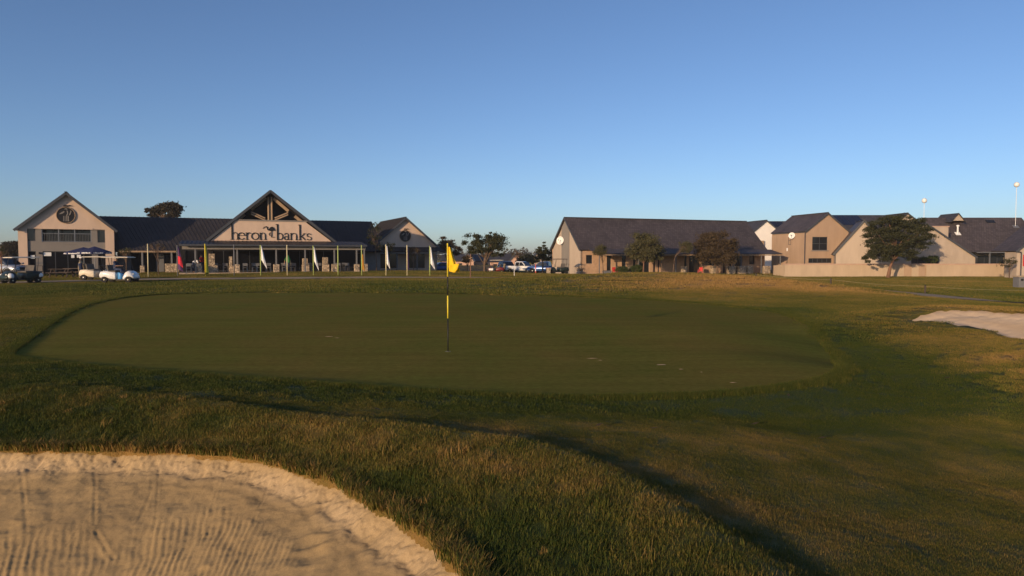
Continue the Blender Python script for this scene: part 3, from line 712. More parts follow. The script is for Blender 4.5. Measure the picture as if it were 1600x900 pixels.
def facade(mb, fr, a0, a1, z0, z1, holes, b=0.0, th=.25):
    """a wall with real openings: holes are (a0, a1, z0, z1)"""
    xs_ = sorted({a0, a1, *[h[0] for h in holes], *[h[1] for h in holes]}); zs_ = sorted({z0, z1, *[h[2] for h in holes], *[h[3] for h in holes]})
    for i in range(len(xs_)-1):
        for j in range(len(zs_)-1):
            cx, cz = (xs_[i]+xs_[i+1])/2, (zs_[j]+zs_[j+1])/2
            if any(h[0] < cx < h[1] and h[2] < cz < h[3] for h in holes) or cx < a0 or cx > a1 or cz < z0 or cz > z1: continue
            fr.box(mb, xs_[i], xs_[i+1], b, b+th, zs_[j], zs_[j+1])
    return mb
def window(fr, a0, a1, z0, z1, parent, b=.12, mull=2, rail=1, fmat=None, name='window', pane=None):
    fmat = fmat or M['fascia']; f = .06; mb = MB()
    fr.box(mb, a0, a1, b, b+.06, z0, z0+f); fr.box(mb, a0, a1, b, b+.06, z1-f, z1)
    fr.box(mb, a0, a0+f, b, b+.06, z0+f, z1-f); fr.box(mb, a1-f, a1, b, b+.06, z0+f, z1-f)
    for i in range(1, mull):
        a = a0+(a1-a0)*i/mull; fr.box(mb, a-f/2, a+f/2, b+.003, b+.057, z0+f, z1-f)
    for i in range(1, rail):
        z = z0+(z1-z0)*i/rail; fr.box(mb, a0+f, a1-f, b+.006, b+.054, z-f/2, z+f/2)
    o = mb.build(name, fmat, parent)
    for i in range(mull):                    # each pane between two mullions
        g = MB(); p0 = a0+(a1-a0)*i/mull; p1 = a0+(a1-a0)*(i+1)/mull
        fr.box(g, p0+.01, p1-.01, b+.025, b+.035, z0+.01, z1-.01); g.build('pane', pane or M['glass'], o)
    return o
def gable_shell(fr, depth, z0, ze, zr, holes=(), th=.25, apex=.5, b0=0.0, side_holes=()):
    """four walls and two gable triangles, front wall with holes"""
    mb = MB(); w = fr.w
    facade(mb, fr, 0, w, z0, ze, list(holes), b0, th)
    mb.prism([fr.p(0,b0,ze), fr.p(w,b0,ze), fr.p(w*apex,b0,zr)], fr.n*th)
    fr.box(mb, 0, th, b0+th, depth-th, z0, ze); fr.box(mb, w-th, w, b0+th, depth-th, z0, ze)
    fr.box(mb, 0, w, depth-th, depth, z0, ze); mb.prism([fr.p(0,depth-th,ze), fr.p(w,depth-th,ze), fr.p(w*apex,depth-th,zr)], fr.n*th)
    return mb
def gable_roof(fr, depth, ze, zr, parent, mat, over=.35, front=.35, back=.35, apex=.5, ribs=0, th=.14):
    w = fr.w; up = .16
    for s in (0, 1):
        a_e = 0 if s == 0 else w; run = abs(w*apex-a_e); sl = (zr-ze)/run; ao = a_e-over if s == 0 else a_e+over
        zo = ze-over*sl+up
        roof_slab('roof', fr.p(ao,-front,zo), fr.p(ao,depth+back,zo), fr.p(w*apex,-front,zr+up), fr.p(w*apex,depth+back,zr+up), mat, parent, th, ribs)
        mb = MB(); mb.bar(fr.p(ao,-front-.02,zo-.12), fr.p(w*apex,-front-.02,zr+up-.12), .05, .24, up=fr.n.cross(fr.p(ao,0,zo)-fr.p(w*apex,0,zr+up)))
        mb.build('barge_board', M['fascia'], parent)
    mb = MB(); mb.bar(fr.p(w*apex,-front-.03,zr+up+.02), fr.p(w*apex,depth+back,zr+up+.02), .22, .06); mb.build('ridge_cap', mat, parent)

# ------------------------------------------------------------------ clubhouse
club = thing('clubhouse', 'long low clubhouse with three gables, dark roofs and a stone-pillared terrace', 'clubhouse', (-30, 72, .15))
# --- two-storey gable
D1 = 69.0; f1 = Frame((X(29,67.1), 67.1), (X(179,70.9), 70.9))
def za(py, d=D1): return Z(py, d)
def fa(px): return f1.fa(px)
DP1 = 7.0; ZB = .12; ZE1 = za(358); ZR1 = za(303)
H = [(fa(43.4),fa(56),za(377),za(357.6)), (fa(65.7),fa(143.5),za(378),ZE1-.001), (fa(153),fa(165),za(378.6),za(359)),
     (fa(43.4),fa(56),ZB,za(392.7)), (fa(66.5),fa(143.8),ZB,za(392.7)), (fa(153),fa(165),ZB,za(392.7))]
mb = MB()
for a0, a1 in ((0, fa(43.4)), (fa(165), f1.w)):                              # tan corner piers
    f1.box(mb, a0, a1, 0, .4, ZB-.3, ZE1)
mb.prism([f1.p(0,0,ZE1+.001), f1.p(f1.w,0,ZE1+.001), f1.p(f1.w/2,0,ZR1)], f1.n*.4)
f1.box(mb, 0, .3, .4, DP1-.3, ZB-.3, ZE1); f1.box(mb, f1.w-.3, f1.w, .4, DP1-.3, ZB-.3, ZE1); f1.box(mb, 0, f1.w, DP1-.3, DP1, ZB-.3, ZE1)
f1.box(mb, fa(62), fa(147), -.03, .01, ZE1-.02, ZE1+.14)
mb.build('gable_wall', M['tan'], club)
mb = MB(); facade(mb, f1, fa(43.4)+.002, fa(165)-.002, ZB-.3, ZE1, [(max(h[0],fa(43.4)),min(h[1],fa(165)),h[2],h[3]) for h in H], .12, .25); mb.build('front_wall', M['taupe'], club)
mb = MB(); f1.box(mb, fa(65.7), fa(143.5), .1, 2.2, za(378)-.22, za(378)-.02); mb.build('balcony_floor', M['taupe'], club)
mb = MB(); f1.box(mb, fa(63), fa(146), 2.2, 2.35, za(378), ZE1+.4); mb.build('balcony_back_wall', M['greypaint'], club)
rl = MB(); f1.box(rl, fa(65.7), fa(143.5), .16, .22, za(364.5)-.05, za(364.5)); f1.box(rl, fa(65.7), fa(143.5), .17, .21, za(377.5), za(377.5)+.04)
for px in (66.3, 92.5, 117.5, 143): f1.box(rl, fa(px)-.04, fa(px)+.04, .15, .23, za(378), za(350))
ro = rl.build('balcony_railing', M['steel'], club)
bl = MB()
a = fa(65.7)+.1
while a < fa(143.5): f1.box(bl, a, a+.022, .18, .2, za(377.5), za(364.5)); a += .13
bo = bl.build('baluster', M['greypaint'], ro); bo['kind'] = 'stuff'
for k in (0, 2): window(f1, *H[k], club, b=.2, mull=1, rail=1)
window(f1, fa(66), fa(143), za(378), ZE1+.3, club, b=2.1, mull=5, rail=2)
for k, mu in ((3,1),(4,4),(5,1)): window(f1, H[k][0], H[k][1], ZB, H[k][3], club, b=.22, mull=mu, rail=1, name='glazed_door', pane=M['darkglass'])
mb = MB(); f1.box(mb, fa(56), fa(66.5), .1, .13, za(412.5), za(409)); mb.build('dado_band', M['greypaint'], club)
for (p0, p1, q0, q1) in ((47.5,54,398.7,404), (68,80,394.3,400), (111,116,398,403), (120,126,398,402.5)):
    mb = MB(); f1.box(mb, fa(p0), fa(p1), .17, .185, za(q1), za(q0)); mb.build('notice', M['white'], club)
mb = MB(); f1.box(mb, fa(60.5), fa(63.5), -.02, .1, za(397), za(394)); mb.build('wall_lamp', M['black'], club)
gable_roof(f1, DP1, ZE1, ZR1, club, M['roofmetal'], .28, .4, .1, ribs=.42)
# --- round heron emblem, used on both outer gables
def emblem(fr, ac, zc, r, b, parent, d):
    mb = MB(); C = fr.p(ac, b, zc); n = 40
    ring = [C+fr.u*math.cos(t)*r+Vector((0,0,math.sin(t)*r)) for t in [2*math.pi*i/n for i in range(n)]]
    mb.prism(ring, fr.n*.04); e = mb.build('emblem', M['black'], parent)
    def blob(pts, nm, mat, bb):
        q = MB(); q.prism([C+fr.u*(x*r)+fr.n*(bb)+Vector((0,0,y*r)) for x, y in pts], fr.n*.02); return q.build(nm, mat, e)
    rr = MB(); outer = [C+fr.u*math.cos(t)*r*1.0+Vector((0,0,math.sin(t)*r*1.0))-fr.n*.02 for t in [2*math.pi*i/n for i in range(n+1)]]
    rr.tube(outer, .035*r/.8, 6); rr.build('rim', M['wood'], e)
    mt = M['taupe']
    blob([(-.72,.12),(-.5,.32),(-.22,.5),(-.1,.42),(-.3,.22),(-.5,.12)], 'heron_wing', mt, -.03)
    blob([(-.15,.78),(.05,.86),(.22,.78),(.14,.68),(.02,.74),(-.1,.7)], 'heron_head', mt, -.034)
    blob([(.10,.66),(.24,.5),(.26,.2),(.14,-.1),(.02,-.05),(.14,.2),(.12,.45)], 'heron_neck', mt, -.038)
    blob([(.5,.62),(.62,.5),(.5,.1),(.3,-.1),(.34,.1),(.46,.35)], 'heron_wing', mt, -.042)
    for x0, w_ in ((-.28,.07),(-.12,.06),(.04,.1),(.2,.12)):
        blob([(x0,-.1),(x0+w_,-.1),(x0+w_*1.1,-.78),(x0,-.75)], 'reed', mt, -.046)
    # the small bird mark above it
    k = MB(); K = fr.p(ac+.2*r/.8, b-.0, zc+1.16*r); loop = [K+fr.u*(math.cos(t)*.21*r-.25*r)+Vector((0,0,math.sin(t)*.09*r)) for t in [2*math.pi*i/14 for i in range(15)]]
    k.tube(loop, .045*r, 6); k.tube([K-fr.u*.05*r, K+fr.u*.15*r+Vector((0,0,.06*r)), K+fr.u*.55*r], [.07*r,.08*r,.01], 6); k.build('bird_mark', M['black'], parent)
emblem(f1, fa(104.8), za(336.3), .78, -.06, club, D1)
# --- main range between the gables
UR = Vector((math.cos(R(24)), math.sin(R(24)), 0)); NR = Vector((-UR.y, UR.x, 0))
A_ = Vector((X(181,71.5), 71.5, 2.46)); B_ = A_+UR*27.5
C_ = A_+NR*6.0-UR*2.5; E_ = B_+NR*6.0; C_.z = E_.z = 6.2
roof_slab('roof', A_, B_, C_, E_, M['roofmetal'], club, .14, .38)
roof_slab('roof', A_+NR*12-UR*2.5, B_+NR*12, C_, E_, M['roofmetal'], club, .14)
fm = Frame((A_+NR*1.6)[:2], (B_+NR*1.6)[:2])
mb = MB(); hs = [(1.2+i*3.1, 3.6+i*3.1, .2, 2.2) for i in range(9) if 3.6+i*3.1 < fm.w]
facade(mb, fm, 0, fm.w, -.2, 2.6, hs, 0, .25); fm.box(mb, 0, fm.w, 9, 9.2, -.2, 2.4); mb.build('range_wall', M['greypaint'], club)
for h in hs: window(fm, h[0], h[1], .2, 2.2, club, b=.1, mull=2, rail=1, pane=M['darkglass'])
# side verandah left of the centre: beam, steel post and stone plinths
D2 = 72.3; f2 = Frame((X(186,71.2), 71.2), (X(275,73.2), 73.2))
mb = MB(); f2.box(mb, 0, f2.w, 0, .12, Z(394.3,D2), Z(391.8,D2)); mb.build('verandah_beam', M['wood'], club)
for px in (222, 268):
    mb = MB(); a = f2.fa(px); f2.box(mb, a-.08, a+.08, .02, .18, .2, Z(394.3,D2)); mb.build('post', M['greypaint'], club)
for px, wd in ((222,.42),(262,.55),(273,.8)):
    mb = MB(); a = f2.fa(px); f2.box(mb, a-wd/2, a+wd/2, -.12, .42, 0, Z(415 if px<230 else 412,D2)); mb.build('stone_plinth', M['stone'], club, bevel=.02)
# --- centre gable with the name board
D3 = 74.0; f3 = Frame((X(322,71.3), 71.3), (X(526,76.75), 76.75))
z3 = lambda py: Z(py, D3)
ZE3 = z3(377); ZR3 = z3(300); AP = (f3.fa(424))/f3.w
mb = MB(); mb.prism([f3.p(f3.fa(330),0,z3(376.4)), f3.p(f3.fa(518),0,z3(376.4)), f3.p(f3.fa(478),0,z3(346)), f3.p(f3.fa(369),0,z3(346))], f3.n*.3); mb.build('name_wall', M['tan'], club)
mb = MB(); f3.box(mb, f3.fa(366), f3.fa(481), -.06, .34, z3(346), z3(343.8)); mb.build('coping', M['taupe'], club)
mb = MB(); f3.box(mb, f3.fa(330), f3.fa(518), -.05, -.01, z3(377.6), z3(376.6)); mb.build('sill', M['coping'], club)
# recessed dark gable glazing behind the truss
mb = MB(); mb.prism([f3.p(-.3,1.6,ZE3-.1), f3.p(f3.w+.25,1.6,ZE3-.1), f3.p(f3.w*AP,1.6,ZR3+.06)], f3.n*.1); mb.build('gable_glazing', M['darkglass'], club)
for k in range(1, 6):
    pass
mb = MB(); ac = f3.w*AP
for dx in (-.17, .17): mb.bar(f3.p(ac+dx,.5,z3(345)), f3.p(ac+dx,.5,z3(307)), .14, .16, up=(0,1,0))
mb.build('king_post', M['wood'], club)
mb = MB(); mb.bar(f3.p(ac,.5,z3(344)), f3.p(ac,.5,z3(302)), .13, .1, up=(0,1,0)); mb.build('truss_plate', M['black'], club)
for s_, (p0, p1) in ((-1,((416,342.5),(394,333))), (1,((431,342),(452,333)))):
    for dz in (0, .22):
        mb = MB(); mb.bar(f3.p(f3.fa(p0[0]),.5,z3(p0[1])+dz-.1), f3.p(f3.fa(p1[0]),.5,z3(p1[1])+dz-.1), .13, .13, up=(0,1,0)); mb.build('strut', M['wood'], club)
for (q0, q1) in (((430,307),(453,326.5)), ((463,334.5),(476,345)), ((418,307),(394,326)), ((384,333.5),(370,344.5))):
    mb = MB(); mb.bar(f3.p(f3.fa(q0[0]),.7,z3(q0[1])-.12), f3.p(f3.fa(q1[0]),.7,z3(q1[1])-.12), .3, .3, up=(0,1,0)); mb.build('rafter', M['wood'], club)
for sgn in (0, 1):
    a_e = -.35 if sgn == 0 else f3.w+.3
    zo = z3(381)
    roof_slab('roof', f3.p(a_e,-.12,zo), f3.p(a_e,9.5,zo), f3.p(ac,-.12,ZR3+.18), f3.p(ac,9.5,ZR3+.18), M['roofmetal'], club, .2, .4)
    mb = MB(); mb.bar(f3.p(a_e,-.16,zo-.1), f3.p(ac,-.16,ZR3+.08), .06, .26, up=f3.n.cross(f3.p(a_e,0,zo)-f3.p(ac,0,ZR3))); mb.build('barge_board', M['fascia'], club)
# lettering, drawn with strokes: tall ascenders, small bowls, slab feet
def stroke(mb, fr, pts, wd, b=-.07):
    pts = [Vector((x, y)) for x, y in pts]; wd *= .82
    for i in range(len(pts)-1):
        p, q = pts[i], pts[i+1]; d = (q-p).normalized(); nn = Vector((-d.y, d.x))*wd/2; e = d*wd*.18
        poly = [p-nn-e, q-nn+e, q+nn+e, p+nn-e]; mb.prism([fr.p(v.x, b, v.y) for v in poly], fr.n*.06)
def arc(cx, cy, rx, ry, a0, a1, n=12): return [(cx+rx*math.cos(R(a0+(a1-a0)*i/n)), cy+ry*math.sin(R(a0+(a1-a0)*i/n))) for i in range(n+1)]
zb = z3(374.8); xh = z3(364)-zb; asc = z3(350.5)-zb
def letter(ch, px0, px1):
    mb = MB(); x0, x1 = f3.fa(px0), f3.fa(px1); w_ = x1-x0; T, t = .125, .075
    S = lambda pts, wd=T: stroke(mb, f3, pts, wd)
    foot = lambda x, k=.16: S([(x-k, zb+.03), (x+k, zb+.03)], .055)
    if ch == 'h':
        S([(x0+.1,zb),(x0+.1,zb+asc)],.16); foot(x0+.1); S([(x0+.1,zb+xh*.72)]+arc(x0+w_*.5, zb+xh*.6, w_*.32, xh*.4, 150, 0, 8), t); S([(x0+w_*.82,zb+xh*.62),(x0+w_*.82,zb)]); foot(x0+w_*.82)
    if ch == 'n':
        S([(x0+.1,zb),(x0+.1,zb+xh)]); S([(x0-.02,zb+xh*.95),(x0+.12,zb+xh)],.06); foot(x0+.1,.14); S([(x0+.1,zb+xh*.7)]+arc(x0+w_*.48, zb+xh*.62, w_*.32, xh*.38, 150, 0, 8), t); S([(x0+w_*.8,zb+xh*.62),(x0+w_*.8,zb)]); foot(x0+w_*.8,.14)
    if ch == 'r':
        S([(x0+.1,zb),(x0+.1,zb+xh)]); foot(x0+.1); S([(x0-.02,zb+xh*.95),(x0+.12,zb+xh)],.06); S([(x0+.1,zb+xh*.68)]+arc(x0+w_*.72, zb+xh*.62, w_*.42, xh*.36, 160, 55, 6), .1)
    if ch == 'o':
        for e, wd in ((0,T),(1,t)): pass
        S(arc((x0+x1)/2, zb+xh/2, w_*.43, xh*.47, 0, 360, 20), .105)
    if ch == 'e':
        S(arc((x0+x1)/2, zb+xh/2, w_*.43, xh*.47, 8, 318, 18), .1); S([(x0+w_*.08,zb+xh*.58),(x1-w_*.08,zb+xh*.58)], .06)
    if ch == 'b':
        S([(x0+.1,zb),(x0+.1,zb+asc)],.16); S([(x0-.06,zb+asc-.03),(x0+.1,zb+asc)],.08); S(arc(x0+w_*.5, zb+xh/2, w_*.42, xh*.46, -170, 170, 18), .1)
    if ch == 'a':
        S(arc(x0+w_*.42, zb+xh*.68, w_*.34, xh*.30, 160, 0, 8), .085); S([(x0+w_*.76,zb+xh*.7),(x0+w_*.76,zb+.05),(x0+w_*.95,zb+.03)],.1); S(arc(x0+w_*.4, zb+xh*.27, w_*.33, xh*.25, 20, 340, 14), .085)
    if ch == 'k':
        S([(x0+.1,zb),(x0+.1,zb+asc)],.16); S([(x0-.06,zb+asc-.03),(x0+.1,zb+asc)],.08); foot(x0+.1); S([(x0+.14,zb+xh*.42),(x0+w_*.8,zb+xh*.95)], t); S([(x0+w_*.35,zb+xh*.55),(x0+w_*.92,zb+.03)],.12); S([(x0+w_*.62,zb+xh*.97),(x0+w_,zb+xh*.97)],.055)
    if ch == 's':
        S(arc(x0+w_*.48, zb+xh*.73, w_*.34, xh*.23, 25, 260, 10)+arc(x0+w_*.5, zb+xh*.26, w_*.36, xh*.23, 80, -155, 10), .095)
    mb.build('letter', M['black'], club)
for ch, a, b_ in (('h',361.5,374),('e',371.7,384),('r',384.5,392),('o',392.5,405.5),('n',406,417),('b',432.5,443),('a',444,452.5),('n',453.5,466),('k',467.5,478),('s',478.5,488)): letter(ch, a, b_)
# the heron standing between the two words
hb = MB(); S = lambda pts, wd: stroke(hb, f3, [(f3.fa(p), z3(q)) for p, q in pts], wd)
S([(411.5,357),(414,355),(416.5,354.2)], .07); S([(416.5,354.3),(418.3,355.5),(418.5,358),(420,359.5),(423,358.5)], .13)
hb.prism([f3.p(f3.fa(p), -.07, z3(q)) for p, q in [(420,359.2),(423,355),(426,354.2),(429,356.5),(431,360.8),(428.5,360.2),(425,361.4),(422,361)]], f3.n*.06)
S([(424.7,361),(424.8,366),(424.3,370.5),(429.5,370.6)], .06); S([(423,363.4),(421,365),(421.2,367.5),(423,368.5)], .045)
hb.build('heron_figure', M['black'], club)
# --- terrace canopy
DF, DB = 71.1, 74.25
fc = Frame((X(279,67.5), 67.5), (X(574,74.9), 74.9)); zf, zb2 = Z(382.2,DF), Z(377,DB)
roof_slab('canopy_roof', fc.p(0,0,zf), fc.p(fc.w,0,zf), fc.p(.2,DB-DF,zb2), fc.p(fc.w+.1,DB-DF,zb2), M['roofmetal'], club, .1, .4)
mb = MB(); fc.box(mb, .05, fc.w-.05, -.08, .02, zf-.17, zf-.01); mb.build('gutter', M['fascia'], club)
mb = MB(); fc.box(mb, .3, fc.w-.1, .5, .7, zf-.5, zf-.2); mb.build('canopy_beam', M['taupe'], club)
for px in (305, 371, 432.5, 478, 524, 559, 571):
    mb = MB(); a = fc.fa(px); fc.box(mb, a-.07, a+.07, .53, .67, .2, zf-.5); mb.build('post', M['greypaint'], club)
for px, wd, pt in ((371,.45,413),(432.5,.55,413),(524,.55,413),(559,.5,413.5),(572,.5,413),(312,.4,414)):
    mb = MB(); a = fc.fa(px); fc.box(mb, a-wd/2, a+wd/2, .35, .85, -.05, Z(pt,DF)); mb.build('stone_plinth', M['stone'], club, bevel=.02)
for px, w0, w1, p0, p1 in ((332,.9,.55,396.5,414),(362,.45,.28,401,415),(480,.7,.5,404,414),(512,.65,.5,402,413)):
    mb = MB(); a = fc.fa(px); fc.box(mb, a-w0/2, a+w0/2, 1.0, 1.6, -.05, Z(p1,DF)); fc.box(mb, a-w1/2-.05, a+w1/2-.05, 1.02, 1.58, Z(p1,DF), Z(p0,DF)); mb.build('stone_pillar', M['stone'], club, bevel=.02)
mb = MB(); fc.box(mb, 0, fc.w, .0, 8, -.3, .26); mb.build('terrace_floor', M['concrete'], club)
ft = Frame(fc.p(0,6.2,0)[:2], fc.p(fc.w,6.2,0)[:2]); hs = [(.5+i*2.6, 2.7+i*2.6, .3, 2.5) for i in range(int(ft.w/2.6))]
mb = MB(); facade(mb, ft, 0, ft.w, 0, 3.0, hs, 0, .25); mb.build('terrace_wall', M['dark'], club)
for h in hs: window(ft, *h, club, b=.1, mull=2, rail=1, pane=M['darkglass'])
# --- small gable at the far end, turned away
f4 = Frame((-18.5, 93.3), (-10.3, 96.9)); ZE4 = 3.15; ZR4 = Z(339.5, 95)-.15
mb = gable_shell(f4, 14, -.1, ZE4, ZR4, [(1.0,3.4,.25,2.3),(4.6,7.2,.25,2.3)]); mb.build('gable_wall', M['tan'], club)
for a0, a1 in ((1.0,3.4),(4.6,7.2)): window(f4, a0, a1, .25, 2.3, club, b=.1, mull=2)
gable_roof(f4, 14, ZE4, ZR4, club, M['roofmetal'], .35, .45, .2, ribs=.42)
emblem(f4, f4.w*.5, ZE4+1.45, .78, -.06, club, 77)
roof_slab('canopy_roof', f4.p(-.3,-2.3,2.55), f4.p(f4.w+.4,-2.3,2.55), f4.p(-.3,-.02,3.1), f4.p(f4.w+.4,-.02,3.1), M['roofmetal'], club, .1, .4)
mb = MB(); f4.box(mb, -.1, f4.w+.2, -2.15, -2.0, 2.2, 2.42); mb.build('canopy_beam', M['taupe'], club)
for a in (.1, 2.8, 5.5, 8.2):
    mb = MB(); f4.box(mb, a-.07, a+.07, -2.14, -2.01, -.3, 2.2); mb.build('post', M['greypaint'], club)

# ------------------------------------------------------------------ pro shop
shop = thing('shop_building', 'low tiled building with grey stripe on its gable and a long verandah', 'building', (21, 93, -.5))
u = Vector((.933,.36,0)).normalized(); v = Vector((-u.y,u.x,0)); SC = 1.28; zs = lambda z: CAM_H+(z-CAM_H)*SC
apex0 = Vector((5.5,72,0))*SC; HW = 3.35*SC; LEN = 22.4*SC
P0 = apex0-v*HW; f5 = Frame((P0.x,P0.y), (P0+u*LEN)[:2])
ZB5, ZE5, ZR5 = zs(-.05), zs(2.62), zs(5.72)
bays = [(.6,1.3,1.15,2.0),(2.9,3.4,.05,2.1),(4.6,5.1,.05,2.2),(5.9,6.2,.05,2.2),(6.5,7.8,.05,2.2),(8.3,8.5,.05,2.2),(8.8,9.0,.05,2.2),(12.0,12.3,.05,2.2),(12.6,13.9,.05,2.2),(14.2,15.8,.9,2.1),
        (16.9,17.2,.05,2.2),(17.7,18.0,.05,2.2),(18.4,19.4,.05,2.2),(20.3,21.0,1.0,2.0)]
bays = [(a*SC, b_*SC, zs(c), zs(d_)) for a, b_, c, d_ in bays]
mb = MB(); facade(mb, f5, 0, LEN, ZB5, ZE5, bays, 0, .25); f5.box(mb, 0, LEN, 2*HW-.25, 2*HW, ZB5-.3, ZE5); mb.build('front_wall', M['brickwall'], shop)
for h in bays: window(f5, *h, shop, b=.12, mull=1 if h[1]-h[0] < .9 else 2, rail=1)
for k, aa in ((0, 0.0), (1, LEN-.25)):
    mb = MB(); pts = [f5.p(aa,.25,ZB5), f5.p(aa,2*HW-.25,ZB5), f5.p(aa,2*HW-.25,ZE5), f5.p(aa,HW,ZR5), f5.p(aa,.25,ZE5)]
    mb.prism(pts, f5.u*.25); f5.box(mb, aa-.004 if k == 0 else aa, aa+.25, 0, .25, ZB5, ZE5-.001) if k == 0 else None
    mb.build('gable_wall', M['cream'], shop)
mb = MB(); mb.prism([f5.p(0,3.2,ZB5), f5.p(0,5.5,ZB5), f5.p(0,5.5,ZR5-1.2), f5.p(0,HW,ZR5-.08), f5.p(0,3.2,ZR5-1.08)], -f5.u*.06); mb.build('gable_stripe', M['taupe'], shop)
for s in (0, 1):
    be_ = 0 if s == 0 else 2*HW; bo = -.3 if s == 0 else 2*HW+.3; sl = (ZR5-ZE5)/HW; zo = ZE5-.3*sl+.14
    roof_slab('roof', f5.p(-.28,bo,zo), f5.p(LEN+.28,bo,zo), f5.p(-.28,HW,ZR5+.14), f5.p(LEN+.28,HW,ZR5+.14), M['tile'], shop, .12)
    mb = MB(); mb.bar(f5.p(-.3,bo,zo-.1), f5.p(-.3,HW,ZR5+.04), .05, .2, up=f5.u.cross(f5.p(0,bo,zo)-f5.p(0,HW,ZR5))); mb.build('barge_board', M['fascia'], shop)
mb = MB(); mb.bar(f5.p(-.28,HW,ZR5+.16), f5.p(LEN+.28,HW,ZR5+.16), .24, .08); mb.build('ridge_cap', M['tile_dark'], shop)
VD = -2.1*SC; zv = zs(2.14)
roof_slab('verandah_roof', f5.p(.9,VD,zv), f5.p(LEN+.75,VD,zv), f5.p(.9,-.31,zs(2.62)-.02), f5.p(LEN+.75,-.31,zs(2.62)-.02), M['tile'], shop, .08)
mb = MB(); f5.box(mb, .95, LEN+.6, VD+.04, VD+.16, zv-.26, zv-.10); mb.build('verandah_beam', M['wood'], shop)
for a in (.98*SC, 5.3*SC, 9.6*SC, 14.0*SC, 17.6*SC, 20.2*SC, LEN+.4):
    mb = MB(); f5.box(mb, a-.05, a+.05, VD+.05, VD+.15, -.6, zv-.26); mb.build('post', M['greypaint'], shop)
for a, wd in ((4.2,.7),(10.6,.5),(14.2,.55),(16.4,.85),(17.7,.9),(18.7,.7),(20.9,.8),(22.8,.7)):
    a *= SC; wd *= SC; mb = MB(); f5.box(mb, a-wd/2, a+wd/2, VD-.1, VD+.45, -1.0, zs(.86)); mb.build('stone_plinth', M['stone'], shop, bevel=.02)
mb = MB(); f5.box(mb, .5, LEN+.9, VD-.3, 0, -1.2, zs(.02)); mb.build('verandah_floor', M['concrete'], shop)

def dish(name, label, c, n, r):
    t = thing(name, label, 'satellite dish', c); n = Vector(n).normalized(); q = n.to_track_quat('Z','Y').to_matrix().to_4x4()
    Mx = Matrix.Translation(Vector(c)+n*.35) @ q
    mb = MB(); mb.lathe([(.02,-.12),(r*.5,-.09),(r*.85,-.02),(r,.04),(r*.97,.05),(r*.82,.0),(r*.5,-.06),(.02,-.09)], 24, Mx); mb.build('reflector', M['white'], t, True)
    mb = MB(); p = Vector(c)+n*.35; mb.tube([p-Vector((0,0,r*.95)), p+n*.5*r+Vector((0,0,-.3*r)), p+n*.8*r], .018, 6); mb.obox(p+n*.8*r, (.1,.1,.14)); mb.build('feed_arm', M['steel'], t)
    mb = MB(); mb.bar(Vector(c)-n*.05, Vector(c)+n*.28, .06); mb.build('bracket', M['steel'], t); return t
q = f5.p(-.1, 5.4, Z(376.5,93)); dish('satellite_dish', 'large white satellite dish on the striped gable of the low tiled building', q, (-.55,-.8,.15), .55)

# ------------------------------------------------------------------ houses on the right
def gable_house(name, label, L, Rr, depth, z0, ze, zr, wall, roof, holes=(), over=.25, apex=.5, cat='house', roof_depth=None):
    fr = Frame(L, Rr); t = thing(name, label, cat, (fr.p(fr.w/2, depth/2, z0))[:])
    ORIG[t.name] = Vector(t.location)
    gable_shell(fr, depth, z0, ze, zr, holes, .22, apex).build('wall', wall, t)
    gable_roof(fr, roof_depth or depth, ze, zr, t, roof, over, .18, .18, apex)
    return t, fr
dA = 128
hA, fA = gable_house('house', 'white gabled house between the low tiled building and a tan house', (X(1173,dA),dA), (X(1224,dA),dA+1), 9, -.8, Z(365,dA), Z(345,dA), M['white_wall'], M['tile_dark'], apex=.49)
mb = MB(); fA.box(mb, fA.fa(1184), fA.fa(1191.5), -.5, 0, Z(386,dA), Z(376,dA)); mb.build('window_box', M['wood'], hA)
dB = 95
hB, fB = gable_house('house', 'tan two-storey house with a big square upper window and side dish', (X(1257.5,dB),dB), (X(1325,dB+1.2),dB+1.2), 8.2, -.8, Z(362,dB), Z(333.5,dB), M['sandwall2'], M['tile'],
    [(X(1270,dB)-X(1257.5,dB), X(1297,dB)-X(1257.5,dB), Z(391,dB), Z(370,dB)), (X(1264,dB)-X(1257.5,dB), X(1305,dB)-X(1257.5,dB), Z(411,dB), Z(403.5,dB))], .12)
aw = lambda px: X(px,dB)-X(1257.5,dB)
window(fB, aw(1270), aw(1297), Z(391,dB), Z(370,dB), hB, b=.14, mull=2, rail=2)
window(fB, aw(1264), aw(1305), Z(411,dB), Z(403.5,dB), hB, b=.14, mull=5)
mb = MB(); fB.box(mb, aw(1269)-.05, aw(1298)+.05, -.06, 0, Z(392.6,dB), Z(391.1,dB)); mb.build('sill', M['taupe'], hB)
mb = MB(); fB.box(mb, -.11, -.03, -.11, -.03, -.8, Z(362,dB)-.1); mb.build('downpipe', M['fascia'], hB)
mb = MB(); fB.box(mb, -.12, -.04, .1, 8, Z(362,dB)-.12, Z(362,dB)); mb.build('gutter', M['fascia'], hB)
sw = Frame(fB.p(0,8.2,0)[:2], fB.p(0,0,0)[:2])
window(sw, sw.fa(1231.5), sw.fa(1235.5), Z(383,101.5), Z(370.5,101.5), hB, b=-.02, mull=1, rail=2)
mb = MB(); p = sw.p(sw.fa(1231), -.12, Z(390,101.5)); mb.lathe([(.05,-.25),(.09,-.1),(.07,.2)], 8, Matrix.Translation(p)); mb.build('wall_lamp', M['white'], hB)
p = sw.p(sw.fa(1238.5), -.05, Z(370,101)); dish('satellite_dish', 'white satellite dish on the side wall of the tan two-storey house', p, (-.65,-.75,.2), .45)
dC = 92.0
hC, fC = gable_house('house', 'pale gabled house whose right side hides behind the large thorn tree', (X(1306,dC+1.2),dC+1.2), (X(1393,dC-.9),dC-.9), 7, -.8, Z(394,dC), Z(345.5,dC), M['cream'], M['tile'], over=.35)
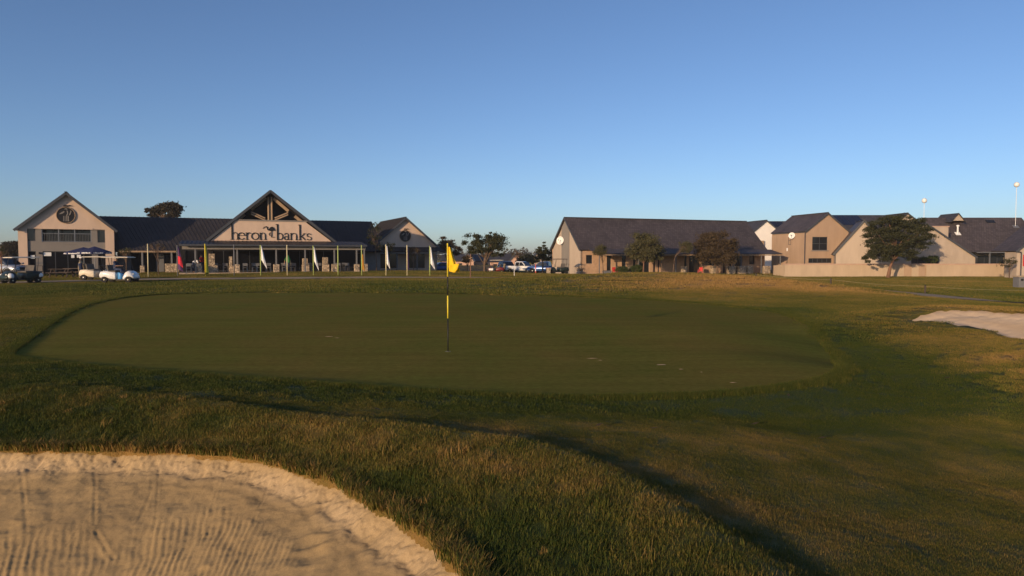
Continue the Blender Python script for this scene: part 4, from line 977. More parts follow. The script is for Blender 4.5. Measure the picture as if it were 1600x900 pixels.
mb = MB(); fC.box(mb, -.12, -.04, -.1, -.02, -.8, Z(396,dC)); mb.build('downpipe', M['fascia'], hC)
dD = 93.5
hD, fD = gable_house('house', 'sand coloured gabled house with a square plastered chimney', (X(1382,dD),dD), (X(1524,dD),dD), 7, -.8, Z(402,dD), Z(348,dD), M['cream'], M['tile'],
    [(X(1424,dD)-X(1382,dD), X(1468,dD)-X(1382,dD), .0, Z(400,dD))], .15, apex=.42)
window(fD, X(1424,dD)-X(1382,dD), X(1468,dD)-X(1382,dD), .0, Z(400,dD), hD, b=.12, mull=4)
mb = MB(); fD.box(mb, fD.fa(1457), fD.fa(1483), .3, 2.0, .0, Z(354.5,dD)); mb.build('chimney', M['cream'], hD)
mb = MB(); fD.box(mb, fD.fa(1456), fD.fa(1484), .22, 2.08, Z(354.5,dD), Z(353,dD)); mb.build('chimney_cap', M['coping'], hD)
mb = MB(); fD.box(mb, fD.w+.04, fD.w+.12, -.1, -.02, -.8, Z(403,dD)); mb.build('downpipe', M['fascia'], hD)
# long house with the big roof: ridge runs along the picture
tE = thing('house', 'long house with a broad slate roof above a dark patio', 'house', (60, 97, -.7)); dE = 95.0
eL, eR = X(1478,dE), X(1640,dE)
fE = Frame((eL,dE), (eR,dE)); zeE, zrE = Z(393.5,dE-.2), Z(340,100.5)
roof_slab('roof', fE.p(0,-.2,zeE), fE.p(fE.w,-.2,zeE), fE.p(0,5.5,zrE), fE.p(fE.w,5.5,zrE), M['tile'], tE, .12)
roof_slab('roof', fE.p(0,11.2,zeE), fE.p(fE.w,11.2,zeE), fE.p(0,5.5,zrE), fE.p(fE.w,5.5,zrE), M['tile'], tE, .12)
mb = MB(); facade(mb, fE, 0, fE.w, -.8, zeE+.2, [(fE.fa(1528),fE.fa(1590),-.4,1.9)], 2.6, .25); fE.box(mb, .1, fE.w, 10.6, 10.8, -.8, zeE); mb.prism([fE.p(.02,0,zeE-.1),fE.p(.02,11,zeE-.1),fE.p(.02,5.5,zrE-.15)], fE.u*.2); mb.build('wall', M['cream'], tE)
window(fE, fE.fa(1528), fE.fa(1590), -.4, 1.9, tE, b=2.7, mull=6)
mb = MB(); fE.box(mb, fE.fa(1524), fE.w, -.34, -.2, zeE-.14, zeE-.02); mb.build('gutter', M['steel'], tE)
for px in (1546, 1570):
    mb = MB(); a = fE.fa(px); fE.box(mb, a-.07, a+.07, -.1, .05, -.7, zeE-.13); mb.build('post', M['steel'], tE)
# dormer gable, flue and skylight
mb = MB(); zA, zC = Z(334.5,99), Z(345,99); aA = fE.fa(1494.5)
aD = (X(1494.5,98.6)-eL); wv = 9.5/1100*98.6
mb.prism([fE.p(aD-wv,3.5,zC), fE.p(aD+wv,3.5,zC), fE.p(aD,3.5,zA)], fE.n*3.5); dm = mb.build('dormer', M['cream'], tE)
for s in (-1, 1): roof_slab('dormer_roof', fE.p(aD+s*(wv+.25),3.3,zC-.2), fE.p(aD+s*(wv+.25),7.5,zC-.2), fE.p(aD,3.3,zA+.12), fE.p(aD,7.5,zA+.12), M['tile_dark'], tE, .08)
aF = X(1496,97.5)-eL; zF = Z(360,97.5); mb = MB(); mb.lathe([(.14,-.5),(.11,-.4),(.11,.55),(.2,.56),(.2,.7),(.05,.78)], 12, Matrix.Translation(fE.p(aF,2.6,zF))); mb.obox(fE.p(aF,2.55,zF-.45), (.7,.6,.06), Matrix.Rotation(R(42),3,'X')); mb.build('flue', M['white'], tE, False)
aS = X(1547,99.6)-eL; sl = math.atan2(zrE-zeE, 5.7); mb = MB(); mb.obox(fE.p(aS,4.75,zeE+(zrE-zeE)*4.95/5.7+.05), (1.2,.6,.07), Matrix.Rotation(sl,3,'X')); mb.build('skylight', M['glass'], tE)
dF_ = 82.0
hF, fF = gable_house('house', 'cream house end with a red shuttered window beside the patio', (X(1589,dF_),dF_), (X(1700,dF_),dF_-.5), 2.2, -.8, Z(392,dF_), Z(345,dF_), M['cream'], M['tile'], over=.2, roof_depth=4.4)
mb = MB(); fF.box(mb, fF.fa(1598.5), fF.fa(1607), -.04, 0, Z(416,dF_), Z(398,dF_)); mb.build('shutter', M['redlamp'], hF)
mb = MB(); pts = [fF.p(-.1,-.3,Z(393,dF_)), fF.p(.25,-.35,Z(393,dF_)-.1), fF.p(.3,-.3,Z(397,dF_)), fF.p(.3,-.3,-.7)]; mb.tube(pts, .07, 8); mb.build('downpipe', M['fascia'], hF)
# roofs farther back
dG = 118
tG, fG = None, None
tG = thing('house', 'far house with a dark ridge and rows of solar panels behind the tan house', 'house', (58, 120, -.6)); fG = Frame((X(1296,dG),dG), (X(1416,dG),dG))
zg0, zg1 = Z(362,dG), Z(336,dG+5)
roof_slab('roof', fG.p(0,0,zg0), fG.p(fG.w,0,zg0), fG.p(0,5,zg1), fG.p(fG.w,5,zg1), M['tile_dark'], tG, .12); roof_slab('roof', fG.p(0,10,zg0), fG.p(fG.w,10,zg0), fG.p(0,5,zg1), fG.p(fG.w,5,zg1), M['tile_dark'], tG, .12)
mb = MB(); fG.box(mb, .2, fG.w-.2, .3, 9.7, -.8, zg0-.1); mb.prism([fG.p(.2,.3,zg0-.1),fG.p(.2,9.7,zg0-.1),fG.p(.2,5,zg1-.2)], fG.u*.2); mb.build('wall', M['cream'], tG)
sl = math.atan2(zg1-zg0, 5)
for i in range(4):
    for j in range(2):
        mb = MB(); b_ = 2.6+j*1.5; mb.obox(fG.p(2.9+i*1.15, b_, zg0+(zg1-zg0)*b_/5+.07), (1.08,1.75,.05), Matrix.Rotation(sl,3,'X')); mb.build('solar_panel', M['solar'], tG)
dH = 122; gable_house('house', 'far house whose small gable peeps over the thorn tree crown', (X(1395,dH),dH), (X(1437,dH),dH), 8, -.8, Z(350,dH), Z(334,dH), M['cream'], M['tile_dark'], over=.3)
dI = 130
tI = thing('house', 'far dark roof with solar panels between the white and tan houses', 'house', (49, 133, -.6)); fI = Frame((X(1190,dI),dI), (X(1262,dI),dI)); zi0, zi1 = Z(368,dI), Z(345.5,dI+4)
roof_slab('roof', fI.p(0,0,zi0), fI.p(fI.w,0,zi0), fI.p(0,4,zi1), fI.p(fI.w,4,zi1), M['tile_dark'], tI, .12); roof_slab('roof', fI.p(0,8,zi0), fI.p(fI.w,8,zi0), fI.p(0,4,zi1), fI.p(fI.w,4,zi1), M['tile_dark'], tI, .12)
mb = MB(); fI.box(mb, .2, fI.w-.2, .3, 7.7, -.8, zi0-.1); mb.build('wall', M['sandwall'], tI)
sl = math.atan2(zi1-zi0, 4)
for i in range(3):
    mb = MB(); mb.obox(fI.p(2.2+i*1.15, 3.0, zi0+(zi1-zi0)*.75+.07), (1.08,1.7,.05), Matrix.Rotation(sl,3,'X')); mb.build('solar_panel', M['solar'], tI)
# boundary wall with coping and two recessed panels
dW = 88.0
bw = thing('boundary_wall', 'long plastered garden wall with reddish coping in front of the houses', 'wall', (X(1400,dW), dW, -.7))
fw = Frame((X(1226,dW),dW), (X(1574,dW),dW+.5)); zt = Z(414,dW)
cols = [0, fw.fa(1413), fw.fa(1425), fw.fa(1436), fw.fa(1448), fw.w]
mb = MB()
for i in range(5):
    rec = .12 if i in (1, 3) else 0; fw.box(mb, cols[i], cols[i+1], rec, .3, -1.2, zt)
mb.build('wall', M['bwall'], bw)
for i in (1, 3):
    mb = MB(); fw.box(mb, cols[i]+.04, cols[i+1]-.04, .07, .119, -.75, zt-.1); mb.build('gate', M['sandwall2'], bw)
mb = MB(); fw.box(mb, -.03, fw.w, -.05, .36, zt, zt+.16); mb.build('coping', M['coping'], bw)
mb = MB(); mb.hexa([fw.p(-.02,-.02,-1.2), fw.p(-.02,.28,-1.2), (X(1210,90.5),90.8,-1.2), (X(1210,90.5),90.5,-1.2), fw.p(-.02,-.02,zt+.03), fw.p(-.02,.28,zt+.03), (X(1210,90.5),90.8,zt-.1), (X(1210,90.5),90.5,zt-.1)]); mb.build('wall', M['bwall'], bw)
# globes on thin masts
def mast(label, px, d, py_top, py_bot):
    x = X(px,d); zt_, zb_ = Z(py_top,d), Z(py_bot,d); t = thing('globe_mast', label, 'mast', (x,d,zb_), 'white globes on thin masts above the roofs')
    mb = MB(); mb.tube([(x,d,zb_),(x,d,zt_-.2)], .03, 8); mb.build('pole', M['white'], t)
    mb = MB(); mb.lathe([(.05,-.38)]+[(.36*math.sin(R(a)), -.36*math.cos(R(a))) for a in range(15,180,15)]+[(.01,.36)], 16, Matrix.Translation((x,d,zt_))); mb.build('globe', M['white'], t, True)
    mb = MB(); mb.obox((x,d-.05,zb_+.05), (.8,.6,.14), Matrix.Rotation(R(40),3,'X')); mb.build('base_plate', M['steel'], t)
mast('short mast with a white globe rising behind the thorn tree', 1442, 104, 313.5, 350)
mast('tall mast with a white globe standing on the broad slate roof', 1585, 99, 288.5, 355)

# ------------------------------------------------------------------ houses beyond the car park
def far_house(label, px0, px1, d, pb, pe, pr, wall, yaw_ridge=True, roofm='tile_dark'):
    L, Rr = (X(px0,d),d), (X(px1,d),d)
    if yaw_ridge:                                   # ridge across the picture
        fr = Frame(L, Rr); t = thing('house', label, 'house', (fr.p(fr.w/2,3,Z(pb,d)))[:]); ORIG[t.name] = Vector(t.location)
        ze, zr, z0 = Z(pe,d), Z(pr,d+4), Z(pb,d)-1
        n_ = max(2, int(fr.w/3)); hs = [(fr.w*(i+.3)/n_, fr.w*(i+.7)/n_, ze-1.6, ze-.5) for i in range(n_)]
        mb = MB(); facade(mb, fr, 0, fr.w, z0, ze, hs, 0, .2); fr.box(mb, 0, fr.w, 7.8, 8, z0, ze)
        for a in (0, fr.w-.2): mb.prism([fr.p(a,.2,z0),fr.p(a,7.8,z0),fr.p(a,7.8,ze),fr.p(a,4,zr-.1),fr.p(a,.2,ze)], fr.u*.2)
        mb.build('wall', wall, t)
        for h in hs: window(fr, *h, t, b=.08, mull=2)
        roof_slab('roof', fr.p(-.3,-.3,ze), fr.p(fr.w+.3,-.3,ze), fr.p(-.3,4,zr), fr.p(fr.w+.3,4,zr), M[roofm], t, .12); roof_slab('roof', fr.p(-.3,8.3,ze), fr.p(fr.w+.3,8.3,ze), fr.p(-.3,4,zr), fr.p(fr.w+.3,4,zr), M[roofm], t, .12)
        return t, fr
    t, fr = gable_house('house', label, L, Rr, 9, Z(pb,d)-1, Z(pe,d), Z(pr,d), wall, M[roofm], over=.3)
    return t, fr
far_house('far pink house with a long grey roof behind the car park', 690, 768, 170, 416, 408, 397.5, M['pinkwall'])
far_house('small far pink gable in front of the long grey roof', 722, 740, 164, 416, 407, 396, M['pinkwall'], False)
far_house('far brick coloured house with its gable beside the white pickup', 796, 818, 150, 418, 408, 396, M['pinkwall'], False)
far_house('far dark roofed house left of the brick coloured gable', 766, 797, 156, 418, 409, 396.5, M['pinkwall'])
far_house('far cream gabled house behind the blue pickup', 832, 850, 140, 418, 404, 393, M['cream'], False)
far_house('far low pink walled house beyond the silver car', -60, 40, 190, 412, 407, 402, M['pinkwall'])
print('T build', time.time()-_T0)

# ------------------------------------------------------------------ flagstick on the green
FX, FY = GP(700, 546, 0); FZ = gz(FX, FY)-.020
fl = thing('golf_flagstick', 'black and yellow flagstick with a limp yellow flag in the green', 'flagstick', (FX,FY,FZ))
def dfl(py): return Z(py, FY)-Z(546, FY)
segs = [(546,494.5,'black'),(494.5,459,'yellowp'),(459,429.5,'black'),(429.5,380,'yellowp')]
for a, b_, m in segs:
    mb = MB(); mb.tube([(FX,FY,FZ+dfl(a)-(.12 if a == 546 else 0)),(FX,FY,FZ+dfl(b_))], .0125 if m == 'black' else .0145, 10); mb.build('pole_section', M[m], fl, True)
mb = MB(); mb.lathe([(.0135,0),(.018,.01),(.012,.035),(.002,.04)], 10, Matrix.Translation((FX,FY,FZ+dfl(380)))); mb.build('finial', M['yellowp'], fl, True)
# limp cloth: hangs from the pole and swings out to the right, with two deep folds
def limp_flag(mb, p0, top, bot, pts_out, folds, amp, nu=12, nv=22, ydir=Vector((0,1,0)), xdir=Vector((1,0,0))):
    """rows run down the pole; pts_out gives for each height fraction the reach of the outer edge and its drop"""
    vs = []
    for j in range(nv+1):
        t = j/nv; z = top+(bot-top)*t
        reach = np.interp(t, [q[0] for q in pts_out], [q[1] for q in pts_out]); drop = np.interp(t, [q[0] for q in pts_out], [q[2] for q in pts_out])
        for i in range(nu+1):
            s = i/nu; y = amp*math.sin(s*folds*math.pi+t*1.3)*(.25+s)
            vs.append(Vector(p0)+xdir*(reach*s)+ydir*y+Vector((0,0,z-drop*s**1.2)))
    fs = [(j*(nu+1)+i, j*(nu+1)+i+1, (j+1)*(nu+1)+i+1, (j+1)*(nu+1)+i) for j in range(nv) for i in range(nu)]
    mb.add(vs, fs)
mb = MB(); zt_, zb_ = FZ+dfl(382), FZ+dfl(416)
limp_flag(mb, (FX+.012,FY,0), zt_, zb_, [(0,.05,.02),(.25,.11,.11),(.55,.18,.15),(.8,.245,.13),(1,.21,.09)], 2.6, .03)
o = mb.build('flag_cloth', M['yellow'], fl, True); sm = o.modifiers.new('thick','SOLIDIFY'); sm.thickness = .003; ss = o.modifiers.new('sub','SUBSURF'); ss.levels = ss.render_levels = 1
mb = MB(); limp_flag(mb, (FX+.03,FY-.05,0), FZ+dfl(411), FZ+dfl(421), [(0,.21,-.03),(.5,.18,.02),(1,.13,.03)], 1.5, .02, 8, 8)
o = mb.build('flag_fold', M['yellow'], fl, True); sm = o.modifiers.new('thick','SOLIDIFY'); sm.thickness = .003
cup = MB(); cup.lathe([(.055,-.1),(.055,.0015),(.052,.0015),(.052,-.1)], 20, Matrix.Translation((FX,FY,FZ))); cup.build('hole_cup', M['steel'], fl)
# sand smears and a leaf or two on the green
rg = random.Random(11)
def smear(px, py, w_, h_):
    x, y = GP(px, py, 0); mb = MB(); n = 14; pts = []
    for i in range(n):
        t = 2*math.pi*i/n; r = rg.uniform(.55,1.1); pts.append((x+math.cos(t)*w_*r, y+math.sin(t)*h_*r))
    zz = land(np.array([p[0] for p in pts]), np.array([p[1] for p in pts]))
    mb.add([(p[0],p[1],float(z)-.017) for p, z in zip(pts, zz)]+[(x,y,gz(x,y)-.012)], [(i,(i+1)%n,n) for i in range(n)])
    return mb
for px, py, w_, h_ in ((1033,568,.10,.05),(1064,576,.05,.02),(925,557,.12,.02),(938,560,.05,.015),(1096,581,.025,.02),(1145,597,.07,.02),(514,525,.13,.03),(527,527,.08,.02)):
    o = smear(px, py, w_, h_).build('sand_scatter', M['sand2'], None); o['label'] = 'thin smear of pale sand spread on the putting green'; o['category'] = 'sand smear'; o['group'] = 'sand smears on the putting green'
# a few fallen leaves and clods lying on the mown turf
for k, (px, py) in enumerate(((123,563),(152,596),(1232,619),(1285,692),(1022,695),(1270,852),(590,672),(935,693),(1180,668),(1480,578))):
    z0 = 0.0; x, y = GP(px, py, .05); z0 = gz(x, y); mb = MB()
    a = rg.uniform(0,6.28); l = .035+.002*y
    c, s_ = math.cos(a), math.sin(a)
    mb.add([(x-c*l,y-s_*l,z0+.025),(x+s_*l*.4,y-c*l*.4,z0+.03),(x+c*l,y+s_*l,z0+.045),(x-s_*l*.4,y+c*l*.4,z0+.034)], [(0,1,2),(0,2,3)])
    o = mb.build('fallen_leaf', M['leafbrown'], None); o['label'] = 'dry fallen leaf lying on the mown turf'; o['category'] = 'leaf'; o['group'] = 'fallen leaves on the turf'

# ------------------------------------------------------------------ banner poles on the lawn
def banner(px, top, base, d, label, polem, flag=None, cloths=None):
    x = X(px,d); z0 = gz(x,d); zt = Z(top,d)
    t = thing('banner_pole', label, 'banner', (x,d,z0), 'banners on poles along the clubhouse lawn')
    mb = MB(); mb.tube([(x,d,z0-.1),(x,d,zt)], .045, 8); mb.build('pole', M[polem], t, True)
    mb = MB(); mb.lathe([(.045,0),(.055,.02),(.02,.07)], 8, Matrix.Translation((x,d,zt))); mb.build('cap', M[polem], t, True)
    if flag:
        for (p0, p1, r0, r1, m) in flag:            # rows from-to, reach at top and bottom
            mb = MB(); h0, h1 = Z(p0,d), Z(p1,d)
            limp_flag(mb, (x+.05,d,0), h0, h1, [(0,r0[0],r0[1]),(1,r1[0],r1[1])], 2.4, .05, 8, 14)
            o = mb.build('banner_cloth', M[m], t, True); sm = o.modifiers.new('thick','SOLIDIFY'); sm.thickness = .01
banner(231, 382, 435, 60, 'bare pale pole standing nearest the parked golf carts', 'pole')
banner(277, 384, 430, 62, 'pole with a hanging banner in red above dark purple', 'greypaint', [(386,400,(.08,.0),(.28,.1),'purplecloth'),(400,412,(.28,.1),(.42,.4),'redcloth'),(412,421,(.25,.1),(.45,.25),'purplecloth')])
banner(320.5, 382, 430, 62, 'pole with a narrow furled olive green banner', 'yellowp', [(384,428,(.08,.05),(.22,.05),'greencloth')])
banner(365.5, 383, 429, 62, 'bare two-tone pole between the olive and the first white banner', 'greypaint', None)
banner(407, 384, 428, 62, 'pole with a long white banner swinging right, left of the green clad person', 'polegreen', [(384,406,(.06,.02),(.5,.85),'whitecloth')])
banner(448.5, 384, 430, 62, 'pale pole with a small green pennant in front of the terrace', 'pole', [(399,410,(.1,.03),(.2,.05),'greencloth2')])
banner(489.5, 385, 430, 62, 'pole with a slim white banner before the stone pillars', 'polegreen', [(386,408,(.06,.02),(.42,.9),'whitecloth')])
banner(528, 385, 430, 62, 'bare pole right of the stone pillars of the terrace', 'polegreen')
banner(565, 384, 430, 62, 'pole with a ragged orange banner at the terrace end', 'polegreen', [(397,421,(.1,.03),(.22,.15),'orangecloth')])
banner(603, 383, 429, 62, 'pole with a white banner before the dark end gable, left of the green topped pole', 'pole', [(384,412,(.08,.05),(.3,.5),'whitecloth')])
banner(636, 384, 429, 62, 'pole with a green top and thin pale banner below the end gable', 'pole', [(387,420,(.05,.05),(.12,.1),'purplecloth')])
banner(671.5, 385, 429, 62, 'pole with a white banner nearest the car park', 'polegreen', [(386,412,(.06,.03),(.4,.55),'whitecloth')])
x, y = X(735,56), 56
t = thing('wooden_stake', 'thin wooden stake beside the path right of the yellow flag', 'stake', (x,y,gz(x,y)))
mb = MB(); mb.tube([(x,y,gz(x,y)-.1),(x+.02,y,Z(397,56))], [.05,.04], 7); mb.build('shaft', M['barkred'], t); mb = MB(); mb.bar((x-.12,y-.03,Z(404,56)),(x+.14,y-.03,Z(402,56)),.05); mb.build('tie', M['wood'], t)

# ------------------------------------------------------------------ wheels, golf carts, cars
def wheel(parent, x, y, r, wd, rim='rim'):
    Mx = Matrix.Translation((x,y,r)) @ Matrix.Rotation(R(90),4,'X')
    mb = MB(); mb.lathe([(r*.58,-wd/2),(r*.9,-wd/2),(r,-wd*.3),(r,wd*.3),(r*.9,wd/2),(r*.58,wd/2)], 20, Mx); w_ = mb.build('wheel', M['rubber'], parent, False)
    mb = MB(); mb.lathe([(.02,-wd*.52),(r*.2,-wd*.52),(r*.25,-wd*.4),(r*.5,-wd*.42),(r*.6,-wd*.48),(r*.6,wd*.48),(r*.5,wd*.42),(r*.25,wd*.4),(r*.2,wd*.52),(.02,wd*.52)], 16, Mx)
    mb.build('rim', M[rim], w_, False); return w_
def loft(mb, secs):
    """closed cross-sections joined into one skin"""
    n = len(secs[0]); vs = [p for s in secs for p in s]; fs = []
    for i in range(len(secs)-1):
        for k in range(n): fs.append((i*n+k, i*n+(k+1)%n, (i+1)*n+(k+1)%n, (i+1)*n+k))
    fs += [tuple(range(n-1,-1,-1)), tuple((len(secs)-1)*n+k for k in range(n))]
    mb.add(vs, fs)
def sec(x, hw, z0, z1, rr=.06, top=1.0):
    """rounded box section across the car at station x; top narrows the upper edge"""
    h2 = hw*top
    return [(x,-hw+rr,z0),(x,hw-rr,z0),(x,hw,z0+rr),(x,(hw+h2)/2+.005,(z0+z1)/2),(x,h2,z1-rr),(x,h2-rr,z1),(x,-h2+rr,z1),(x,-h2,z1-rr),(x,-(hw+h2)/2-.005,(z0+z1)/2),(x,-hw,z0+rr)]
def golf_cart(label, body='whitecar', roof='creambody', rim='rim', group='golf carts', extra=None):
    t = thing('golf_cart', label, 'golf cart', (0,0,0), group)
    # front at +x; length 2.35
    mb = MB(); loft(mb, [sec(-1.15,.5,.42,.62,.05),sec(-1.05,.58,.32,.78,.08),(sec(-.7,.6,.40,.84,.08)),sec(-.45,.6,.28,.80,.08),sec(-.05,.6,.24,.74,.06),sec(.02,.58,.24,.70,.05)]); mb.build('rear_body', M[body], t, True, 0)
    mb = MB(); loft(mb, [sec(.50,.56,.24,.42,.04),sec(.62,.58,.24,.72,.07,.9),sec(.80,.60,.36,.84,.09,.85),sec(1.0,.58,.40,.74,.1,.85),sec(1.16,.5,.30,.60,.1,.9),sec(1.22,.42,.30,.5,.06,.9)]); mb.build('front_cowl', M[body], t, True)
    mb = MB(); mb.box(-1.0,1.1,-.5,.5,.22,.27); mb.box(-1.1,-.9,-.3,.3,.26,.36); mb.build('floor_pan', M['black'], t)
    mb = MB(); mb.obox((-.25,0,.80),(.5,1.08,.12)); s1 = mb.build('seat', M['seat'], t, False, .03)
    mb = MB(); mb.obox((-.56,0,1.05),(.10,1.08,.42),Matrix.Rotation(R(-12),3,'Y')); mb.build('backrest', M['seat'], t, False, .03)
    mb = MB(); loft(mb, [[(x_,s_*yw,z_) for s_, yw, z_ in ((-1,.58,1.76),(1,.58,1.76),(1,.6,1.79),(1,.5,1.83+dz),(-1,.5,1.83+dz),(-1,.6,1.79))] for x_, dz in ((-.95,-.02),(-.85,0),(0,.015),(.75,.0),(.88,-.03))]); mb.build('roof', M[roof], t)
    for sy in (-1, 1):
        mb = MB(); mb.tube([(.72,sy*.52,.8),(.60,sy*.53,1.35),(.55,sy*.53,1.77)], .018, 6); mb.build('strut', M['blackm'], t)
        mb = MB(); mb.tube([(-.72,sy*.55,.78),(-.80,sy*.55,1.3),(-.82,sy*.54,1.77)], .018, 6); mb.build('strut', M['blackm'], t)
        mb = MB(); mb.obox((1.15,sy*.34,.62),(.06,.16,.09)); mb.build('headlight', M['lamp'], t, False, .02)
        for x_ in (-.78, .86): wheel(t, x_, sy*.5, .225, .18, rim)
    mb = MB(); mb.add([(.70,-.5,.85),(.70,.5,.85),(.57,.5,1.7),(.57,-.5,1.7)], [(0,1,2,3)]); g_ = mb.build('windscreen_frame', M['blackm'], t); g_.modifiers.new('w','WIREFRAME').thickness = .03
    mb = MB(); Mx = Matrix.Translation((.33,-.28,1.0)) @ Matrix.Rotation(R(-55),4,'Y'); mb.tube([Mx @ Vector((.17*math.cos(a),.17*math.sin(a),0)) for a in [2*math.pi*i/16 for i in range(17)]], .014, 6); mb.tube([(.33,-.28,1.0),(.58,-.28,.7)], .02, 6); mb.build('steering_wheel', M['black'], t)
    mb = MB(); mb.box(-1.18,-.92,-.42,.42,.78,.82); mb.tube([(-1.15,-.45,.8),(-1.15,-.45,1.2),(-1.15,.45,1.2),(-1.15,.45,.8)], .018, 6); mb.build('bag_rack', M['blackm'], t)
    if extra == 'bags':
        for sy, m in ((-.22,'bluecloth'),(.22,'khaki')):
            mb = MB(); mb.lathe([(.13,0),(.15,.05),(.14,.6),(.16,.85),(.12,.86)], 12, Matrix.Translation((-1.06,sy,.45)) @ Matrix.Rotation(R(-8),4,'Y')); mb.build('golf_bag', M[m], t, True)
    if extra == 'bluebox':
        mb = MB(); loft(mb, [sec(.16,.56,.26,.74,.05),sec(.46,.56,.26,.62,.05)]); mb.v = [(a, b*.25-.42, c) for a, b, c in mb.v]; mb.build('side_panel', M['bluebox'], t, True)
    return t
g1 = golf_cart('white golf cart with a blue side panel and a seated driver', 'whitecar', 'creambody', 'rim', extra='bluebox')
place(g1, X(186,50), 50, gz(X(186,50),50), R(2))
g2 = golf_cart('cream golf cart partly hidden behind the white one', 'creambody', 'creambody', 'white', extra='bags')
place(g2, X(152,54.5), 54.5, gz(X(152,54.5),54.5), R(4))
g3 = golf_cart('dark golf cart with rounded pale fenders parked beside the silver car', 'greenbody', 'creambody', 'rim')
place(g3, X(33,49), 49, gz(X(33,49),49), R(-118))
for sy in (-.44, .44):
    mb = MB(); mb.lathe([(.02,.26),(.14,.22),(.2,.1),(.21,0),(.19,-.08)], 14, Matrix.Translation((.92,sy,.46))); mb.build('fender', M['whitecar'], g3, True)
    mb = MB(); mb.lathe([(.02,.26),(.14,.22),(.2,.1),(.21,0),(.19,-.08)], 14, Matrix.Translation((-.95,sy,.5))); mb.build('fender', M['whitecar'], g3, True)
g4 = golf_cart('dark red golf cart with a white rear panel at the car park', 'redbody', 'creambody', 'white', extra='bags')
place(g4, X(776,98), 98, gz(X(776,98),98)+.03, R(172))
mb = MB(); mb.box(.4,1.0,-.62,-.6,.4,.68); mb.build('side_panel', M['white'], g4); mb = MB(); mb.box(.4,1.0,.6,.62,.4,.68); mb.build('side_panel', M['white'], g4)
g5 = golf_cart('black golf cart parked against the striped gable', 'greenbody', 'darkwood', 'blackm')
place(g5, X(873,85), 85, gz(X(873,85),85), R(200))
